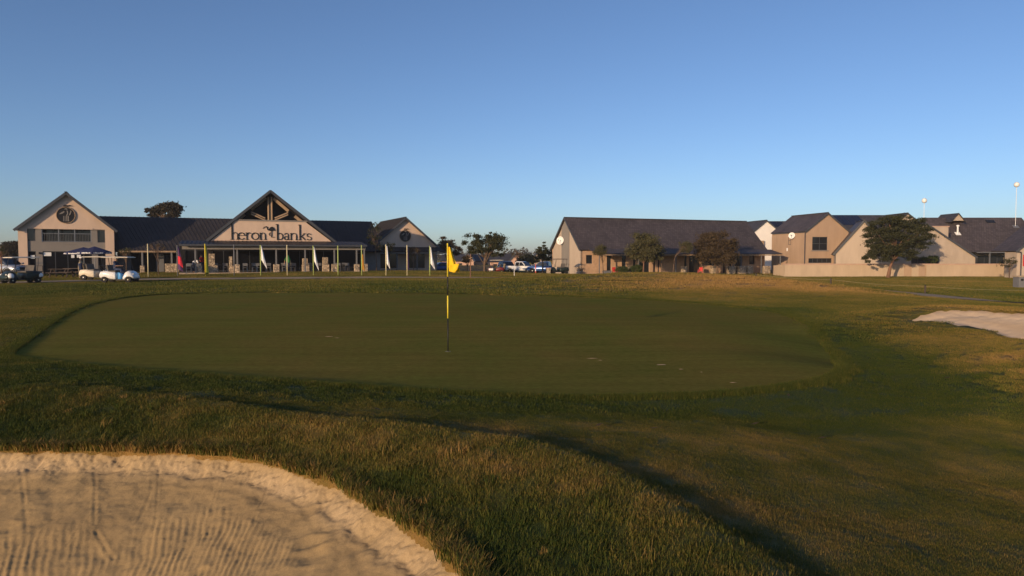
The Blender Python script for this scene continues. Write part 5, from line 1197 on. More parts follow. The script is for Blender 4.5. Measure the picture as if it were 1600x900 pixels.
# cars
def car(label, kind, paint, rim='steel', cat='car'):
    t = thing('pickup_truck' if kind == 'pickup' else 'parked_car', label, cat, (0,0,0), 'vehicles in the car park')
    W_ = .88
    if kind == 'pickup':
        L0, L1, wb0, wb1, r = -2.6, 2.55, -1.55, 1.6, .38
        body = [(-2.6,.80,.52,1.02),(-2.55,.86,.45,1.08),(-1.9,W_,.42,1.09),(-.75,W_,.38,1.08),(.6,W_,.38,1.08),(1.3,W_,.40,1.08),(2.1,.85,.44,1.02),(2.45,.80,.42,.94),(2.55,.72,.46,.80)]
        cab = [(-.78,1.08,.86),(-.70,1.68,.92),(-.4,1.76,.95),(.35,1.74,.95),(.55,1.66,.92),(1.22,1.07,.86)]
    elif kind == 'suv':
        L0, L1, wb0, wb1, r = -2.25, 2.3, -1.35, 1.4, .36
        body = [(-2.25,.78,.45,1.0),(-2.15,.86,.40,1.08),(-1.2,W_,.36,1.10),(.6,W_,.36,1.08),(1.3,W_,.38,1.04),(1.95,.84,.42,.98),(2.22,.78,.42,.88),(2.3,.70,.48,.74)]
        cab = [(-2.1,1.08,.86),(-1.85,1.6,.90),(-1.4,1.7,.93),(.2,1.7,.94),(.5,1.62,.92),(1.2,1.06,.86)]
    else:
        L0, L1, wb0, wb1, r = -1.95, 1.95, -1.2, 1.25, .31
        body = [(-1.95,.74,.42,.86),(-1.88,.82,.34,.94),(-1.0,.86,.30,.96),(.5,.86,.30,.95),(1.1,.85,.32,.92),(1.65,.80,.36,.84),(1.9,.74,.36,.74),(1.95,.66,.40,.64)]
        cab = [(-1.8,.94,.84),(-1.55,1.38,.88),(-1.1,1.47,.92),(.1,1.46,.93),(.35,1.40,.91),(1.0,.93,.84)]
    mb = MB(); loft(mb, [sec(x_, hw, z0, z1, .09, .97) for x_, hw, z0, z1 in body]); bo = mb.build('body', M[paint], t, True); bo.data.polygons.foreach_set('use_smooth',[True]*len(bo.data.polygons))
    # roof and pillars as one skin, glass panels set into its sides
    mb = MB(); zbelt = cab[0][1]-.04
    secs_ = []
    for x_, z_, k in cab:
        hw = W_*k*(.86 if z_ > zbelt+.3 else .97); secs_.append(sec(x_, W_*.97, zbelt-.06, max(z_, zbelt+.02), .03, hw/(W_*.97)*.98))
    loft(mb, secs_); mb.build('cabin', M[paint], t, True)
    roofz = max(c[1] for c in cab); xr0 = cab[2][0]-.1; xr1 = cab[4][0]
    zt_ = roofz-.12; zb_ = zbelt+.06
    def ysk(z): return W_*.97+(W_*.80-W_*.97)*(z-zbelt)/(roofz-zbelt)
    xf_b, xf_t = cab[-1][0]-.18, cab[-2][0]-.02; xb_b, xb_t = cab[0][0]+.12, cab[1][0]+.16
    n_w = 2; xs_ = [xb_b, (xb_b+xf_b)/2-.1, xf_b]; xt_ = [xb_t, (xb_b+xf_b)/2-.1, xf_t]
    for sy in (-1, 1):
        for i in range(n_w):
            mb = MB(); a0, a1 = xs_[i]+.04, xs_[i+1]-.04; c0, c1 = xt_[i]+.04, xt_[i+1]-.04; e = .03
            P_ = [(a0,sy*(ysk(zb_)+e),zb_),(a1,sy*(ysk(zb_)+e),zb_),(c1,sy*(ysk(zt_)+e),zt_),(c0,sy*(ysk(zt_)+e),zt_)]
            mb.prism(P_, (0,-sy*.05,0)); mb.build('window', M['glass'], t)
        mb = MB(); mb.obox((xf_b+.1,sy*(W_+.1),zbelt+.12),(.12,.2,.14)); mb.build('mirror', M[paint], t, False, .03)
        mb = MB(); mb.obox((L1-.10,sy*.60,body[-2][3]-.12),(.16,.30,.13)); mb.build('headlight', M['lamp'], t, False, .03)
        mb = MB(); mb.obox((L0+.03,sy*.70,.92 if kind != 'hatch' else .8),(.08,.12,.26)); mb.build('tail_light', M['redlamp'], t, False, .02)
        for x_ in (wb0, wb1):
            wheel(t, x_, sy*(W_-.10), r, .24, rim)
            mb = MB(); mb.tube([(x_+(r+.06)*math.cos(a), sy*(W_+.0), r+(r+.06)*math.sin(a)) for a in [math.pi*i/12 for i in range(13)]], .035, 6); mb.build('wheel_arch', M['blackm'], t)
    wx0, wx1 = cab[-1][0]-.02, cab[-2][0]+.05
    mb = MB(); mb.prism([(wx0,-.72,zb_),(wx0,.72,zb_),(wx1,.64,zt_),(wx1,-.64,zt_)], (.06,0,.05)); mb.build('windscreen', M['glass'], t)
    bx0, bx1 = cab[0][0], cab[1][0]
    mb = MB(); mb.prism([(bx0-.02,-.7,zb_),(bx0-.02,.7,zb_),(bx1-.02,.62,zt_),(bx1-.02,-.62,zt_)], (-.05,0,.02)); mb.build('rear_window', M['glass'], t)
    mb = MB(); mb.box(L1-.06,L1+.05,-.62,.62,.40,.58); mb.build('bumper', M['blackm'], t, False, .03); mb = MB(); mb.box(L1-.1,L1+.02,-.36,.36,.60,.84); mb.build('grille', M['black'], t, False, .02)
    mb = MB(); mb.box(L0-.05,L0+.06,-.7,.7,.42,.58); mb.build('bumper', M['blackm'], t, False, .03)
    mb = MB(); mb.box(L0-.056,L0-.05,-.24,.24,.62,.74); mb.build('number_plate', M['white'], t)
    if kind == 'pickup':
        mb = MB(); mb.box(-2.5,-.85,-.72,.72,1.085,1.1); mb.build('load_bed_cover', M['black'], t)
    return t
c1 = car('white pickup truck facing right in the car park', 'pickup', 'whitecar', cat='pickup truck'); place(c1, X(815,106), 106, gz(X(815,106),106)+.03, R(-33))
c2 = car('bright blue pickup truck beside the striped gable', 'pickup', 'bluecar', cat='pickup truck'); place(c2, X(851,104), 104, gz(X(851,104),104)+.03, R(160))
c3 = car('slate blue car between the red cart and the white pickup', 'suv', 'greycar'); place(c3, X(792,109), 109, gz(X(792,109),109)+.03, R(-70))
c4 = car('blue hatchback parked at the clubhouse end beyond the banners', 'hatch', 'bluecar'); place(c4, X(690,104), 104, gz(X(690,104),104)+.03, R(200))
c5 = car('silver car at the two-storey gable behind the dark golf cart', 'suv', 'silvercar'); place(c5, X(4,63), 63, gz(X(4,63),63), R(-14))
c5['group'] = 'vehicles by the clubhouse gable'

# ------------------------------------------------------------------ people
def person(name, label, joints, skin, shirt, trouser, hat=None, scale=1.0):
    """joints: named points in metres; body is one skinned surface, clothes are its children"""
    t = thing(name, label, 'person', (0,0,0)); J = {k: Vector(p) for k, p in joints.items()}
    def skinned(nm, chain, rad, mat, root):
        names = []; edges = []
        for a, b_ in chain:
            for q in (a, b_):
                if q not in names: names.append(q)
            edges.append((names.index(a), names.index(b_)))
        me = bpy.data.meshes.new(nm); me.from_pydata([tuple(J[q]) for q in names], edges, []); o = bpy.data.objects.new(nm, me); COL.objects.link(o); o.parent = t
        sk = o.modifiers.new('skin','SKIN'); me.materials.append(mat)
        for i, q in enumerate(names):
            r_ = rad[q] if isinstance(rad[q], tuple) else (rad[q], rad[q]); me.skin_vertices[0].data[i].radius = r_; me.skin_vertices[0].data[i].use_root = (q == root)
        su = o.modifiers.new('sub','SUBSURF'); su.levels = su.render_levels = 2; sk.use_smooth_shade = True
        return o
    for s in 'lr':
        wv = J['hand_'+s]; e = (wv-J['elbow_'+s]).normalized(); sd_ = e.cross(Vector((0,0,1))); sd_ = sd_.normalized() if sd_.length > .1 else Vector((1,0,0))
        J['palm_'+s] = wv+e*.07
        for i, (off, ln) in enumerate(((-.03,.065),(-.01,.085),(.012,.08),(.032,.06))): J['finger%d_%s' % (i,s)] = J['palm_'+s]+sd_*off+e*ln+Vector((0,0,-.02))
        J['thumb_'+s] = wv+e*.05+sd_*(-.06)
    ch = [('hip','waist'),('waist','chest'),('chest','neck'),('neck','jaw'),('jaw','head')]
    for s in 'lr':
        ch += [('chest','shoulder_'+s),('shoulder_'+s,'elbow_'+s),('elbow_'+s,'hand_'+s),('hand_'+s,'palm_'+s),('hand_'+s,'thumb_'+s),('hip','thigh_'+s),('thigh_'+s,'knee_'+s),('knee_'+s,'ankle_'+s),('ankle_'+s,'toe_'+s)]+[('palm_'+s,'finger%d_%s' % (i,s)) for i in range(4)]
    rad = {'hip':.13,'waist':.12,'chest':.14,'neck':.055,'jaw':.085,'head':.095}
    for s in 'lr': rad.update({'shoulder_'+s:.06,'elbow_'+s:.042,'hand_'+s:.032,'palm_'+s:.035,'thumb_'+s:.01,'thigh_'+s:.085,'knee_'+s:.06,'ankle_'+s:.042,'toe_'+s:.04, **{'finger%d_%s' % (i,s):.009 for i in range(4)}})
    skinned('body', ch, rad, skin, 'hip')
    ts = [('hip','waist'),('waist','chest'),('chest','neck')]+[e for s in 'lr' for e in (('chest','shoulder_'+s),('shoulder_'+s,'elbow_'+s))]
    r2 = {k: v+.022 for k, v in rad.items()}; r2['neck'] = .07; skinned('shirt', ts, r2, shirt, 'chest')
    tl = [('waist','hip')]+[e for s in 'lr' for e in (('hip','thigh_'+s),('thigh_'+s,'knee_'+s),('knee_'+s,'ankle_'+s))]
    r3 = {k: v+.02 for k, v in rad.items()}; skinned('trousers', tl, r3, trouser, 'hip')
    H = J['head']; mb = MB(); mb.lathe([(.115*math.cos(R(a)), .115*math.sin(R(a))) for a in (-10,10,30,50,70,88)], 14, Matrix.Translation(H+Vector((0,0,.015)))); hc = mb.build('cap' if hat else 'hair', M[hat] if hat else M['hair'], t, True)
    fw_ = (J['toe_l']-J['ankle_l']); fw_.z = 0; fw_.normalize()
    if hat: q = MB(); q.obox(H+fw_*.14+Vector((0,0,.03)), (.13,.14,.012)); q.build('peak', M[hat], hc)
    nz = MB(); nz.lathe([(.018,-.02),(.012,.02),(.002,.035)], 6, Matrix.Translation(J['jaw']*.4+H*.6+fw_*.10)); nz.build('nose', skin, t, True)
    for s_ in (-1, 1):
        sd_ = Vector((-fw_.y, fw_.x, 0))*s_
        e_ = MB(); e_.lathe([(.001,-.01),(.012,0),(.001,.01)], 6, Matrix.Translation(H-Vector((0,0,.01))+fw_*.092+sd_*.035)); e_.build('eye', M['black'], t)
        e_ = MB(); e_.lathe([(.004,-.03),(.018,0),(.004,.03)], 6, Matrix.Translation(H-Vector((0,0,.02))+sd_*.095)); e_.build('ear', skin, t)
    return t
def stand(lean=0, arm=.25, fwd=.0):
    j = {'hip':(0,0,.95),'waist':(lean*.3,0,1.12),'chest':(lean*.75,0,1.36),'neck':(lean,0,1.52),'jaw':(lean*1.1+.02,0,1.60),'head':(lean*1.15+.02,0,1.68)}
    for s, k in (('l',1),('r',-1)):
        j.update({'shoulder_'+s:(lean*.8,k*.19,1.42),'elbow_'+s:(lean*.8+fwd*.5,k*.26,1.15),'hand_'+s:(lean*.8+fwd+.1,k*arm,.93+fwd*.5),'thigh_'+s:(0,k*.10,.88),'knee_'+s:(.03,k*.11,.50),'ankle_'+s:(-.02*k,k*.12,.09),'toe_'+s:(.17-.02*k,k*.13,.05)})
    return j
def sit():
    j = {'hip':(0,0,.0),'waist':(-.03,0,.17),'chest':(.0,0,.42),'neck':(.04,0,.58),'jaw':(.07,0,.66),'head':(.07,0,.74)}
    for s, k in (('l',1),('r',-1)):
        j.update({'shoulder_'+s:(.0,k*.19,.48),'elbow_'+s:(.14,k*.25,.23),'hand_'+s:(.36,k*.14,.24),'thigh_'+s:(.06,k*.10,-.02),'knee_'+s:(.44,k*.12,-.02),'ankle_'+s:(.50,k*.12,-.42),'toe_'+s:(.68,k*.12,-.46)})
    return j
def bend():
    j = {'hip':(0,0,.93),'waist':(.1,0,1.07),'chest':(.36,0,1.2),'neck':(.52,0,1.2),'jaw':(.6,0,1.2),'head':(.67,0,1.23)}
    for s, k in (('l',1),('r',-1)):
        j.update({'shoulder_'+s:(.42,k*.19,1.18),'elbow_'+s:(.48,k*.24,.92),'hand_'+s:(.62,k*.15,.76),'thigh_'+s:(0,k*.10,.87),'knee_'+s:(.06,k*.11,.50),'ankle_'+s:(-.03,k*.12,.09),'toe_'+s:(.15,k*.13,.05)})
    return j
p1 = person('person', 'driver in dark blue top and pale cap seated in the white golf cart', sit(), M['skin'], M['bluecloth'], M['bluecloth'], 'white')
place(p1, X(186,50)-.12, 50-.27, gz(X(186,50),50)+.96, R(2))
p2 = person('person', 'person in khaki with a white cap standing behind the cream golf cart', stand(.08,.3,.15), M['skindark'], M['khaki'], M['khaki'], 'white')
place(p2, X(124,56), 56, gz(X(124,56),56), R(20))
ter = lambda px, back: (fc.p(fc.fa(px), back, 0).x, fc.p(fc.fa(px), back, 0).y)
q = ter(306, 2.2); p3 = person('person', 'person in a white shirt bending over a terrace table', bend(), M['skin'], M['whitecloth'], M['bluecloth']); place(p3, q[0]-.3, q[1], .26, R(15))
q = ter(315.5, 2.8); p4 = person('person', 'person in a red top standing at the terrace table', stand(.02,.28), M['skin'], M['redcloth'], M['bluecloth']); place(p4, q[0], q[1], .26, R(160))
q = ter(452, 1.6); p5 = person('person', 'person in a green top and dark trousers at the terrace front', stand(-.02,.3), M['skin'], M['greencloth2'], M['bluecloth']); place(p5, q[0], q[1], .26, R(-70))

# ------------------------------------------------------------------ terrace furniture, umbrellas, small things
def dining_chair(label, mat, group):
    t = thing('dining_chair', label, 'chair', (0,0,0), group)
    mb = MB(); mb.box(-.22,.22,-.22,.22,.43,.47); mb.build('seat', M[mat], t, False, .01)
    mb = MB(); mb.box(-.22,.22,.19,.23,.62,.90); mb.build('backrest', M[mat], t, False, .01)
    for a in (-.2,.2):
        for b_ in (-.2,.2):
            mb = MB(); mb.bar((a,b_,0),(a,b_,.44 if b_ < 0 else .88),.035); mb.build('leg', M['steel'], t)
    return t
def dining_table(label, group):
    t = thing('dining_table', label, 'table', (0,0,0), group)
    mb = MB(); mb.box(-.7,.7,-.45,.45,.71,.75); mb.build('table_top', M['darkwood'], t, False, .01)
    for a in (-.6,.6):
        for b_ in (-.38,.38):
            mb = MB(); mb.bar((a,b_,0),(a,b_,.71),.06); mb.build('leg', M['darkwood'], t)
    return t
tb0 = dining_table('dark wooden dining table under the terrace canopy', 'tables on the terrace'); ch0 = dining_chair('dark slatted dining chair drawn up to a table under the terrace canopy', 'greypaint', 'chairs on the terrace')
first = True
for px, bk in ((302,2.4),(345,2.6),(392,2.5),(415,3.0),(455,2.8),(497,2.7),(540,2.6)):
    x, y = ter(px, bk); o = tb0 if first else copy_tree(tb0); place(o, x, y, .26, R(24))
    for k, (dx, dy, rz) in enumerate(((-.45,-.75,180),(.45,-.72,186),(-.4,.75,0),(.5,.72,8))):
        c = ch0 if (first and k == 0) else copy_tree(ch0); a = R(24); place(c, x+dx*math.cos(a)-dy*math.sin(a), y+dx*math.sin(a)+dy*math.cos(a), .26, R(24+rz))
    first = False
def umbrella(label, x, y, z0, zt, r, seed):
    t = thing('market_umbrella', label, 'umbrella', (x,y,z0), 'navy umbrellas by the two-storey gable')
    mb = MB(); mb.tube([(x,y,z0),(x,y,zt)], .03, 8); mb.build('pole', M['steel'], t); mb = MB(); mb.lathe([(.3,0),(.3,.08),(.05,.12)], 14, Matrix.Translation((x,y,z0))); mb.build('base', M['blackm'], t)
    n = 8; vs = [Vector((x,y,zt))]; ed = []
    for i in range(n): a = 2*math.pi*(i+.5)/n; vs.append(Vector((x+r*math.cos(a), y+r*math.sin(a), zt-.48)))
    for i in range(n): a = 2*math.pi*(i+.5)/n; vs.append(Vector((x+r*1.01*math.cos(a), y+r*1.01*math.sin(a), zt-.66)))
    fs = [(0,1+i,1+(i+1)%n) for i in range(n)]+[(1+i,1+n+i,1+n+(i+1)%n,1+(i+1)%n) for i in range(n)]
    mb = MB(); mb.add(vs, fs); cn = mb.build('canopy', M['navy'], t)
    for i in range(n): a = 2*math.pi*(i+.5)/n; mb = MB(); mb.bar((x,y,zt-.35),(x+r*.97*math.cos(a),y+r*.97*math.sin(a),zt-.5),.02); mb.build('rib', M['steel'], t)
    rr = random.Random(seed)
    for i in range(4, 8):                            # pale printed marks along the valance panels
        a0 = vs[1+n+i]; a1 = vs[1+n+(i+1)%n]; tp0 = vs[1+i]; tp1 = vs[1+(i+1)%n]; nn = ((a1-a0).cross(Vector((0,0,1)))).normalized()
        if nn.dot(Vector((x,y,0))-a0) > 0: nn = -nn
        k = .12
        while k < .86:
            w_ = rr.uniform(.03,.07); p = a0.lerp(a1,k)+nn*.012+Vector((0,0,.03)); q = a0.lerp(a1,k+w_)+nn*.012+Vector((0,0,.03)); hh = Vector((0,0,rr.uniform(.07,.11)))
            mb = MB(); mb.prism([p,q,q+hh,p+hh], -nn*.006); mb.build('printed_mark', M['white'], cn); k += w_+rr.uniform(.02,.05)
x, y = X(131,63), 63; umbrella('navy umbrella with pale print whose rim spreads towards the glazed doors', x, y, gz(x,y), Z(386,63), 1.55, 3)
x, y = X(148,61), 61; umbrella('navy umbrella with pale print rising above the golf carts', x, y, gz(x,y), Z(384.8,61), 1.3, 5)
def picnic(label, x, y, rz):
    t = thing('picnic_bench', label, 'picnic bench', (0,0,0), 'picnic benches before the two-storey gable')
    for i in range(4): mb = MB(); mb.box(-.9,.9,-.36+i*.18,-.20+i*.18,.72,.76); mb.build('table_plank', M['darkwood'], t)
    for s in (-1, 1):
        for i in range(2): mb = MB(); mb.box(-.9,.9,s*.72+(i-1)*.14,s*.72+(i-1)*.14+.12,.42,.46); mb.build('bench_plank', M['darkwood'], t)
        mb = MB(); mb.bar((s*.65,-.75,0),(s*.65,-.25,.72),.08); mb.bar((s*.65,.75,0),(s*.65,.25,.72),.08); mb.bar((s*.65,-.8,.38),(s*.65,.8,.38),.08); mb.build('trestle', M['darkwood'], t)
    place(t, x, y, gz(x,y), rz); return t
picnic('dark picnic bench on the lawn between the dark cart and the umbrellas', X(95,60), 60, R(12))
picnic('dark picnic bench under the navy umbrellas', X(117,61.5), 61.5, R(-6))
def planter_chair(label, x, y, z, rz):
    t = thing('garden_chair', label, 'chair', (0,0,0), 'red plastic chairs on the verandah')
    mb = MB(); loft(mb, [[(-.25,-.22,.40),(.25,-.22,.40),(.25,-.22,.44),(-.25,-.22,.44)],[(-.27,.2,.38),(.27,.2,.38),(.27,.2,.43),(-.27,.2,.43)]]); mb.build('seat', M['redlamp'], t)
    mb = MB(); mb.prism([(-.25,.2,.42),(.25,.2,.42),(.22,.34,.92),(-.22,.34,.92)], (0,.04,0)); mb.build('backrest', M['redlamp'], t)
    for a in (-.25,.25):
        mb = MB(); mb.bar((a,-.2,.64),(a,.27,.66),.05,.04); mb.build('armrest', M['redlamp'], t)
        for b_ in (-.2,.22): mb = MB(); mb.bar((a*1.05,b_*1.15,0),(a,b_,.64 if b_ < 0 else .42),.05); mb.build('leg', M['redlamp'], t)
    return place(t, x, y, z, rz)
vq = lambda a, b_: f5.p(a, b_, 0)
p = vq(3.0,-3.4); planter_chair('red plastic chair at the left end of the long verandah', p.x, p.y, gz(p.x,p.y), R(20))
p = vq(27.6,-1.9); planter_chair('red plastic chair beside the last stone plinth of the verandah', p.x, p.y, zs(.02), R(60))
p = vq(17,-1.3); planter_chair('red plastic chair deep in the shade behind the bent tree', p.x, p.y, zs(.02), R(-30))
p = vq(1.9,-3.3); p.z = gz(p.x, p.y); t = thing('planter_box', 'dark low planter box left of the red verandah chair', 'planter', p[:])
mb = MB(); mb.obox(p+Vector((0,0,.25)), (1.0,.5,.5), Matrix.Rotation(R(21),3,'Z')); mb.build('box', M['greypaint'], t, False, .02)
mb = MB(); mb.obox(p+Vector((0,0,.51)), (.9,.4,.04), Matrix.Rotation(R(21),3,'Z')); mb.build('soil', M['darkwood'], t)
# low fence by the car park, red marker post, drum, grey cabinet
ff = Frame((X(700,100),100), (X(772,104),104)); t = thing('slat_fence', 'low brown timber fence beyond the yellow flag', 'fence', (ff.p(ff.w/2,0,.1))[:]); ORIG[t.name] = Vector(t.location)
zf0 = Z(427,102); k = 0.0
for i in range(6): mb = MB(); a = ff.w*i/5; ff.box(mb, a-.06, a+.06, 0, .12, zf0-.3, Z(414.5,102)); mb.build('post', M['darkwood'], t)
for j in range(5): mb = MB(); z_ = zf0+.12+j*.21; ff.box(mb, -.05, ff.w+.05, -.04, -.005, z_, z_+.16); mb.build('rail', M['brickwall'], t)
x, y = X(837,85), 85; t = thing('marker_post', 'red and white marker post at the car park edge', 'post', (x,y,gz(x,y)))
z0 = gz(x,y)
for i, m in enumerate(('redlamp','whitecloth','redlamp','redlamp')): mb = MB(); mb.tube([(x,y,z0+i*.28),(x,y,z0+i*.28+.28)], .075-.006*i, 10); mb.build('band', M[m], t)
x, y = X(857,84), 84; z0 = gz(x,y); t = thing('stone_bollard', 'squat stone pillar beside the black golf cart', 'pillar', (x,y,z0)); mb = MB(); mb.box(x-.25,x+.25,y-.25,y+.25,z0-.1,z0+.62); mb.build('shaft', M['stone'], t, False, .02); mb = MB(); mb.box(x-.29,x+.29,y-.29,y+.29,z0+.62,z0+.70); mb.build('cap', M['coping'], t)
for px, d, h in ((803.5,64,.65),):
    x, y = X(px,d), d; z0 = gz(x,y); t = thing('marker_stake', 'thin white stake in the lawn before the pickups', 'stake', (x,y,z0)); mb = MB(); mb.tube([(x,y,z0-.1),(x,y,z0+h)], .03, 6); mb.build('shaft', M['white'], t); mb = MB(); mb.lathe([(.03,0),(.035,.03),(.01,.05)], 6, Matrix.Translation((x,y,z0+h))); mb.build('cap', M['white'], t)
x, y = X(1600,57), 57; z0 = Z(450,57); t = thing('service_cabinet', 'grey cabinet with a pale lid at the lawn edge beside the small bare tree', 'cabinet', (x,y,z0))
mb = MB(); mb.box(x-.55,x+.8,y-.3,y+.4,z0-.3,Z(432.5,57)); mb.build('body', M['greypaint'], t, False, .02); mb = MB(); mb.box(x-.62,x+.86,y-.36,y+.46,Z(432.5,57),Z(431,57)); mb.build('lid', M['concrete'], t); mb = MB(); mb.obox((x-.3,y-.31,Z(437,57)),(.2,.03,.16)); mb.build('vent', M['black'], t)
# rope fence
posts = [(1182,52,'short dark rope post near the verandah end of the low tiled building'),(1299,50,'short dark rope post on the lawn below the tan two-storey house'),(1447,46,'short dark rope post on the lawn between the thorn tree and the pale bunker'),(1640,44,'short dark rope post beyond the grey cabinet')]; pp = []
for px, d, lb in posts:
    x = X(px,d); z0 = gz(x,d); pp.append(Vector((x,d,z0+.47)))
    t = thing('rope_post', lb, 'post', (x,d,z0), 'rope fence posts')
    mb = MB(); mb.tube([(x,d,z0-.2),(x,d,z0+.5)], .055, 8); mb.build('shaft', M['darkwood'], t); mb = MB(); mb.lathe([(.058,0),(.062,.03),(.02,.06)], 8, Matrix.Translation((x,d,z0+.5))); mb.build('cap', M['blackm'], t)
for i, nm in enumerate(('far rope span running up to the verandah end', 'rope span between the two middle dark posts', 'rope span leaving towards the grey cabinet')):
    a, b_ = pp[i], pp[i+1]; t = thing('boundary_rope', 'pale '+nm, 'rope', a[:]); mb = MB(); mb.tube([a.lerp(b_,k/16)-Vector((0,0,.10*math.sin(math.pi*k/16))) for k in range(17)], .007, 5); mb.build('strand', M['rope'], t)
print('T objects', time.time()-_T0)

# ------------------------------------------------------------------ trees and shrubs
def tree(label, px, d, base_py, trunk, blobs, leafmat, nleaf, lsz, barkm='bark', r0=.12, seed=1, flat=1.0, ncl=60, name='tree', group=None, droop=0.0, cat='tree', z0=None):
    """blobs: (px, py, rx px, ry px, depth m) ellipses of the crown seen in the photograph at the trunk's distance"""
    rg = np.random.default_rng(seed); x0 = X(px,d); z0 = gz(x0,d) if z0 is None else z0; s = FPX/d
    t = thing(name, label, cat, (x0,d,z0), group)
    B = [(X(b[0],d), d+b[4], Z(b[1],d), b[2]/s, max(b[2],b[3]*.8)/s*.9, b[3]/s) for b in blobs]
    vol = np.array([b[3]*b[4]*b[5] for b in B]); vol = vol/vol.sum()
    cl = []
    for _ in range(ncl):
        b = B[rg.choice(len(B), p=vol)]; u_ = rg.normal(size=3); u_ /= np.linalg.norm(u_); r_ = rg.uniform(.35,1.0)**.5
        cl.append((b[0]+u_[0]*b[3]*r_, b[1]+u_[1]*b[4]*r_, b[2]+u_[2]*b[5]*r_, min(b[3],b[5])*rg.uniform(.22,.42)))
    cl = np.array(cl)
    k = rg.integers(0, ncl, nleaf); C = cl[k,:3]; rr = cl[k,3:4]
    P = C+rg.normal(size=(nleaf,3))*rr*np.array([.75,.75,.55*flat]); P[:,2] -= droop*rg.uniform(0,1,nleaf)**2
    P[:,2] = np.maximum(P[:,2], z0+.25)
    n_ = rg.normal(size=(nleaf,3)); n_[:,2] += .5*(1/flat-1); n_ /= np.linalg.norm(n_,axis=1,keepdims=True)
    a = np.cross(n_, rg.normal(size=(nleaf,3))); a /= np.linalg.norm(a,axis=1,keepdims=True); b_ = np.cross(n_, a)
    L = lsz*rg.uniform(.6,1.4,(nleaf,1)); Wd = L*rg.uniform(.35,.6,(nleaf,1))
    V = np.stack([P-a*L, P+b_*Wd, P+a*L, P-b_*Wd], 1).reshape(-1,3); F = np.arange(nleaf*4).reshape(-1,4)
    mesh_np('crown', V-np.array([x0,d,z0]), F, M[leafmat], t, False)
    mb = MB(); pts = [Vector((x0,d,z0-.15))]+[Vector((X(p[0],d),d,Z(p[1],d))) for p in trunk]; m = len(pts)
    mb.tube(pts, [r0*(1.25 if i == 0 else 1-.45*i/(m-1)) for i in range(m)], 9); top = pts[-1]
    order = np.argsort(rg.uniform(size=ncl))[:min(ncl,26)]
    for i in order:
        q = Vector(cl[i,:3]); st_ = pts[-1] if rg.uniform() < .7 or m < 3 else pts[-2]; mid = st_.lerp(q,.5)+Vector((rg.normal()*.1,rg.normal()*.1,.12*(q-st_).length))
        mb.tube([st_, st_.lerp(mid,.5)+Vector((0,0,.05)), mid, q], [r0*.42, r0*.34, r0*.22, .012], 5)
    mb.build('trunk', M[barkm], t, True); return t
tree('large dark thorn tree with a flat layered crown against the garden wall', 1388, 84, 432, [(1391,418),(1395,408),(1398,400)], [(1385,352,34,14,0),(1410,346,34,11,.5),(1425,362,30,14,-.4),(1372,372,26,16,0),(1400,376,38,18,0),(1435,358,22,10,0),(1380,394,28,12,0),(1420,384,24,13,0),(1364,386,15,12,0),(1404,396,30,11,.3),(1360,404,16,5,0),(1446,372,10,14,0),(1352,372,9,5,0)], 'leafdark', 52000, .085, 'barkred', .2, 3, .5, 330, droop=.25)
tree('large dark rounded tree half hiding the verandah, its trunk behind stone plinths', 1121, 88.5, 426, [(1121,417),(1121,405)], [(1105,385,20,20,0),(1125,378,24,16,0),(1120,398,30,16,0),(1138,392,16,20,0),(1098,396,10,14,0)], 'leafbrown', 24000, .095, 'bark', .16, 5, .8, 90)
tree('dark tree with an upright crown above the round hedges', 1005, 84.5, 422, [(1006,412),(1003,402)], [(1000,376,14,14,0),(1012,382,18,18,0),(996,392,15,14,0),(1016,398,17,12,0),(1030,396,9,9,0)], 'leafolive', 18000, .09, 'barkred', .09, 7, .8, 80)
tree('small leaning olive tree before the verandah, second trunk right of the hedges', 1034, 86, 425, [(1034,412),(1034,402)], [(1033,393,6,8,0),(1028,398,6,5,0)], 'leafolive', 1500, .06, 'bark', .06, 9, .8, 24)
tree('small pale olive tree whose bent trunk leans right at the verandah', 1052, 87, 426, [(1053,410),(1055,401),(1062,394)], [(1071,386,9,9,0),(1064,380,4,4,0),(1079,392,4,5,0)], 'leafolive', 3000, .06, 'bark', .07, 11, .8, 34)
tree('small pale olive tree by the red chair at the verandah start', 943, 83, 428, [(942,412),(941,402)], [(939,392,8,9,0),(932,394,5,5,0),(946,386,4,5,0)], 'leafolive', 3200, .06, 'bark', .05, 13, .8, 36)
tree('dark spreading tree behind the car park fence, right of the yellow flag', 757, 88, 427, [(757,415),(757,403)], [(737,376,16,11,0),(757,382,20,14,0),(776,380,16,14,0),(770,368,9,6,0),(745,392,15,8,0),(774,396,16,8,0),(788,388,6,6,0)], 'leafdark', 12000, .10, 'bark', .16, 15, .7, 90)
tree('loose brownish tree beside the end gable, behind the yellow flag', 700, 98, 424, [(700,412),(701,400)], [(698,384,17,10,0),(708,390,15,9,0),(692,376,8,6,0),(712,380,6,5,0)], 'leafbrown', 5000, .11, 'bark', .13, 17, .8, 60)
tree('small rust coloured tree before the far pink gable', 730, 96, 425, [(730,417),(730,411)], [(729,405,9,6,0),(733,401,5,4,0)], 'leafbrown', 1800, .09, 'bark', .06, 19, .8, 26)
tree('spiky dark tree rising behind the blue pickup', 848, 100, 420, [(848,408),(848,398)], [(848,394,11,9,0),(842,389,7,4,0),(853,400,10,8,0),(849,383,4,5,0),(858,392,6,4,0)], 'leafdark', 4500, .12, 'bark', .12, 21, .6, 50)
tree('bare thin tree in the car park beyond the brick coloured gable', 808, 128, 418, [(808,408),(808,398)], [(808,395,10,8,0)], 'leafbrown', 500, .10, 'bark', .10, 23, .8, 26)
tree('dark bushy tree between the far gables', 826, 132, 418, [(826,412),(826,408)], [(824,405,11,7,0),(834,406,9,6,0),(815,407,8,6,0)], 'leafdark', 5000, .14, 'bark', .15, 25, .8, 40)
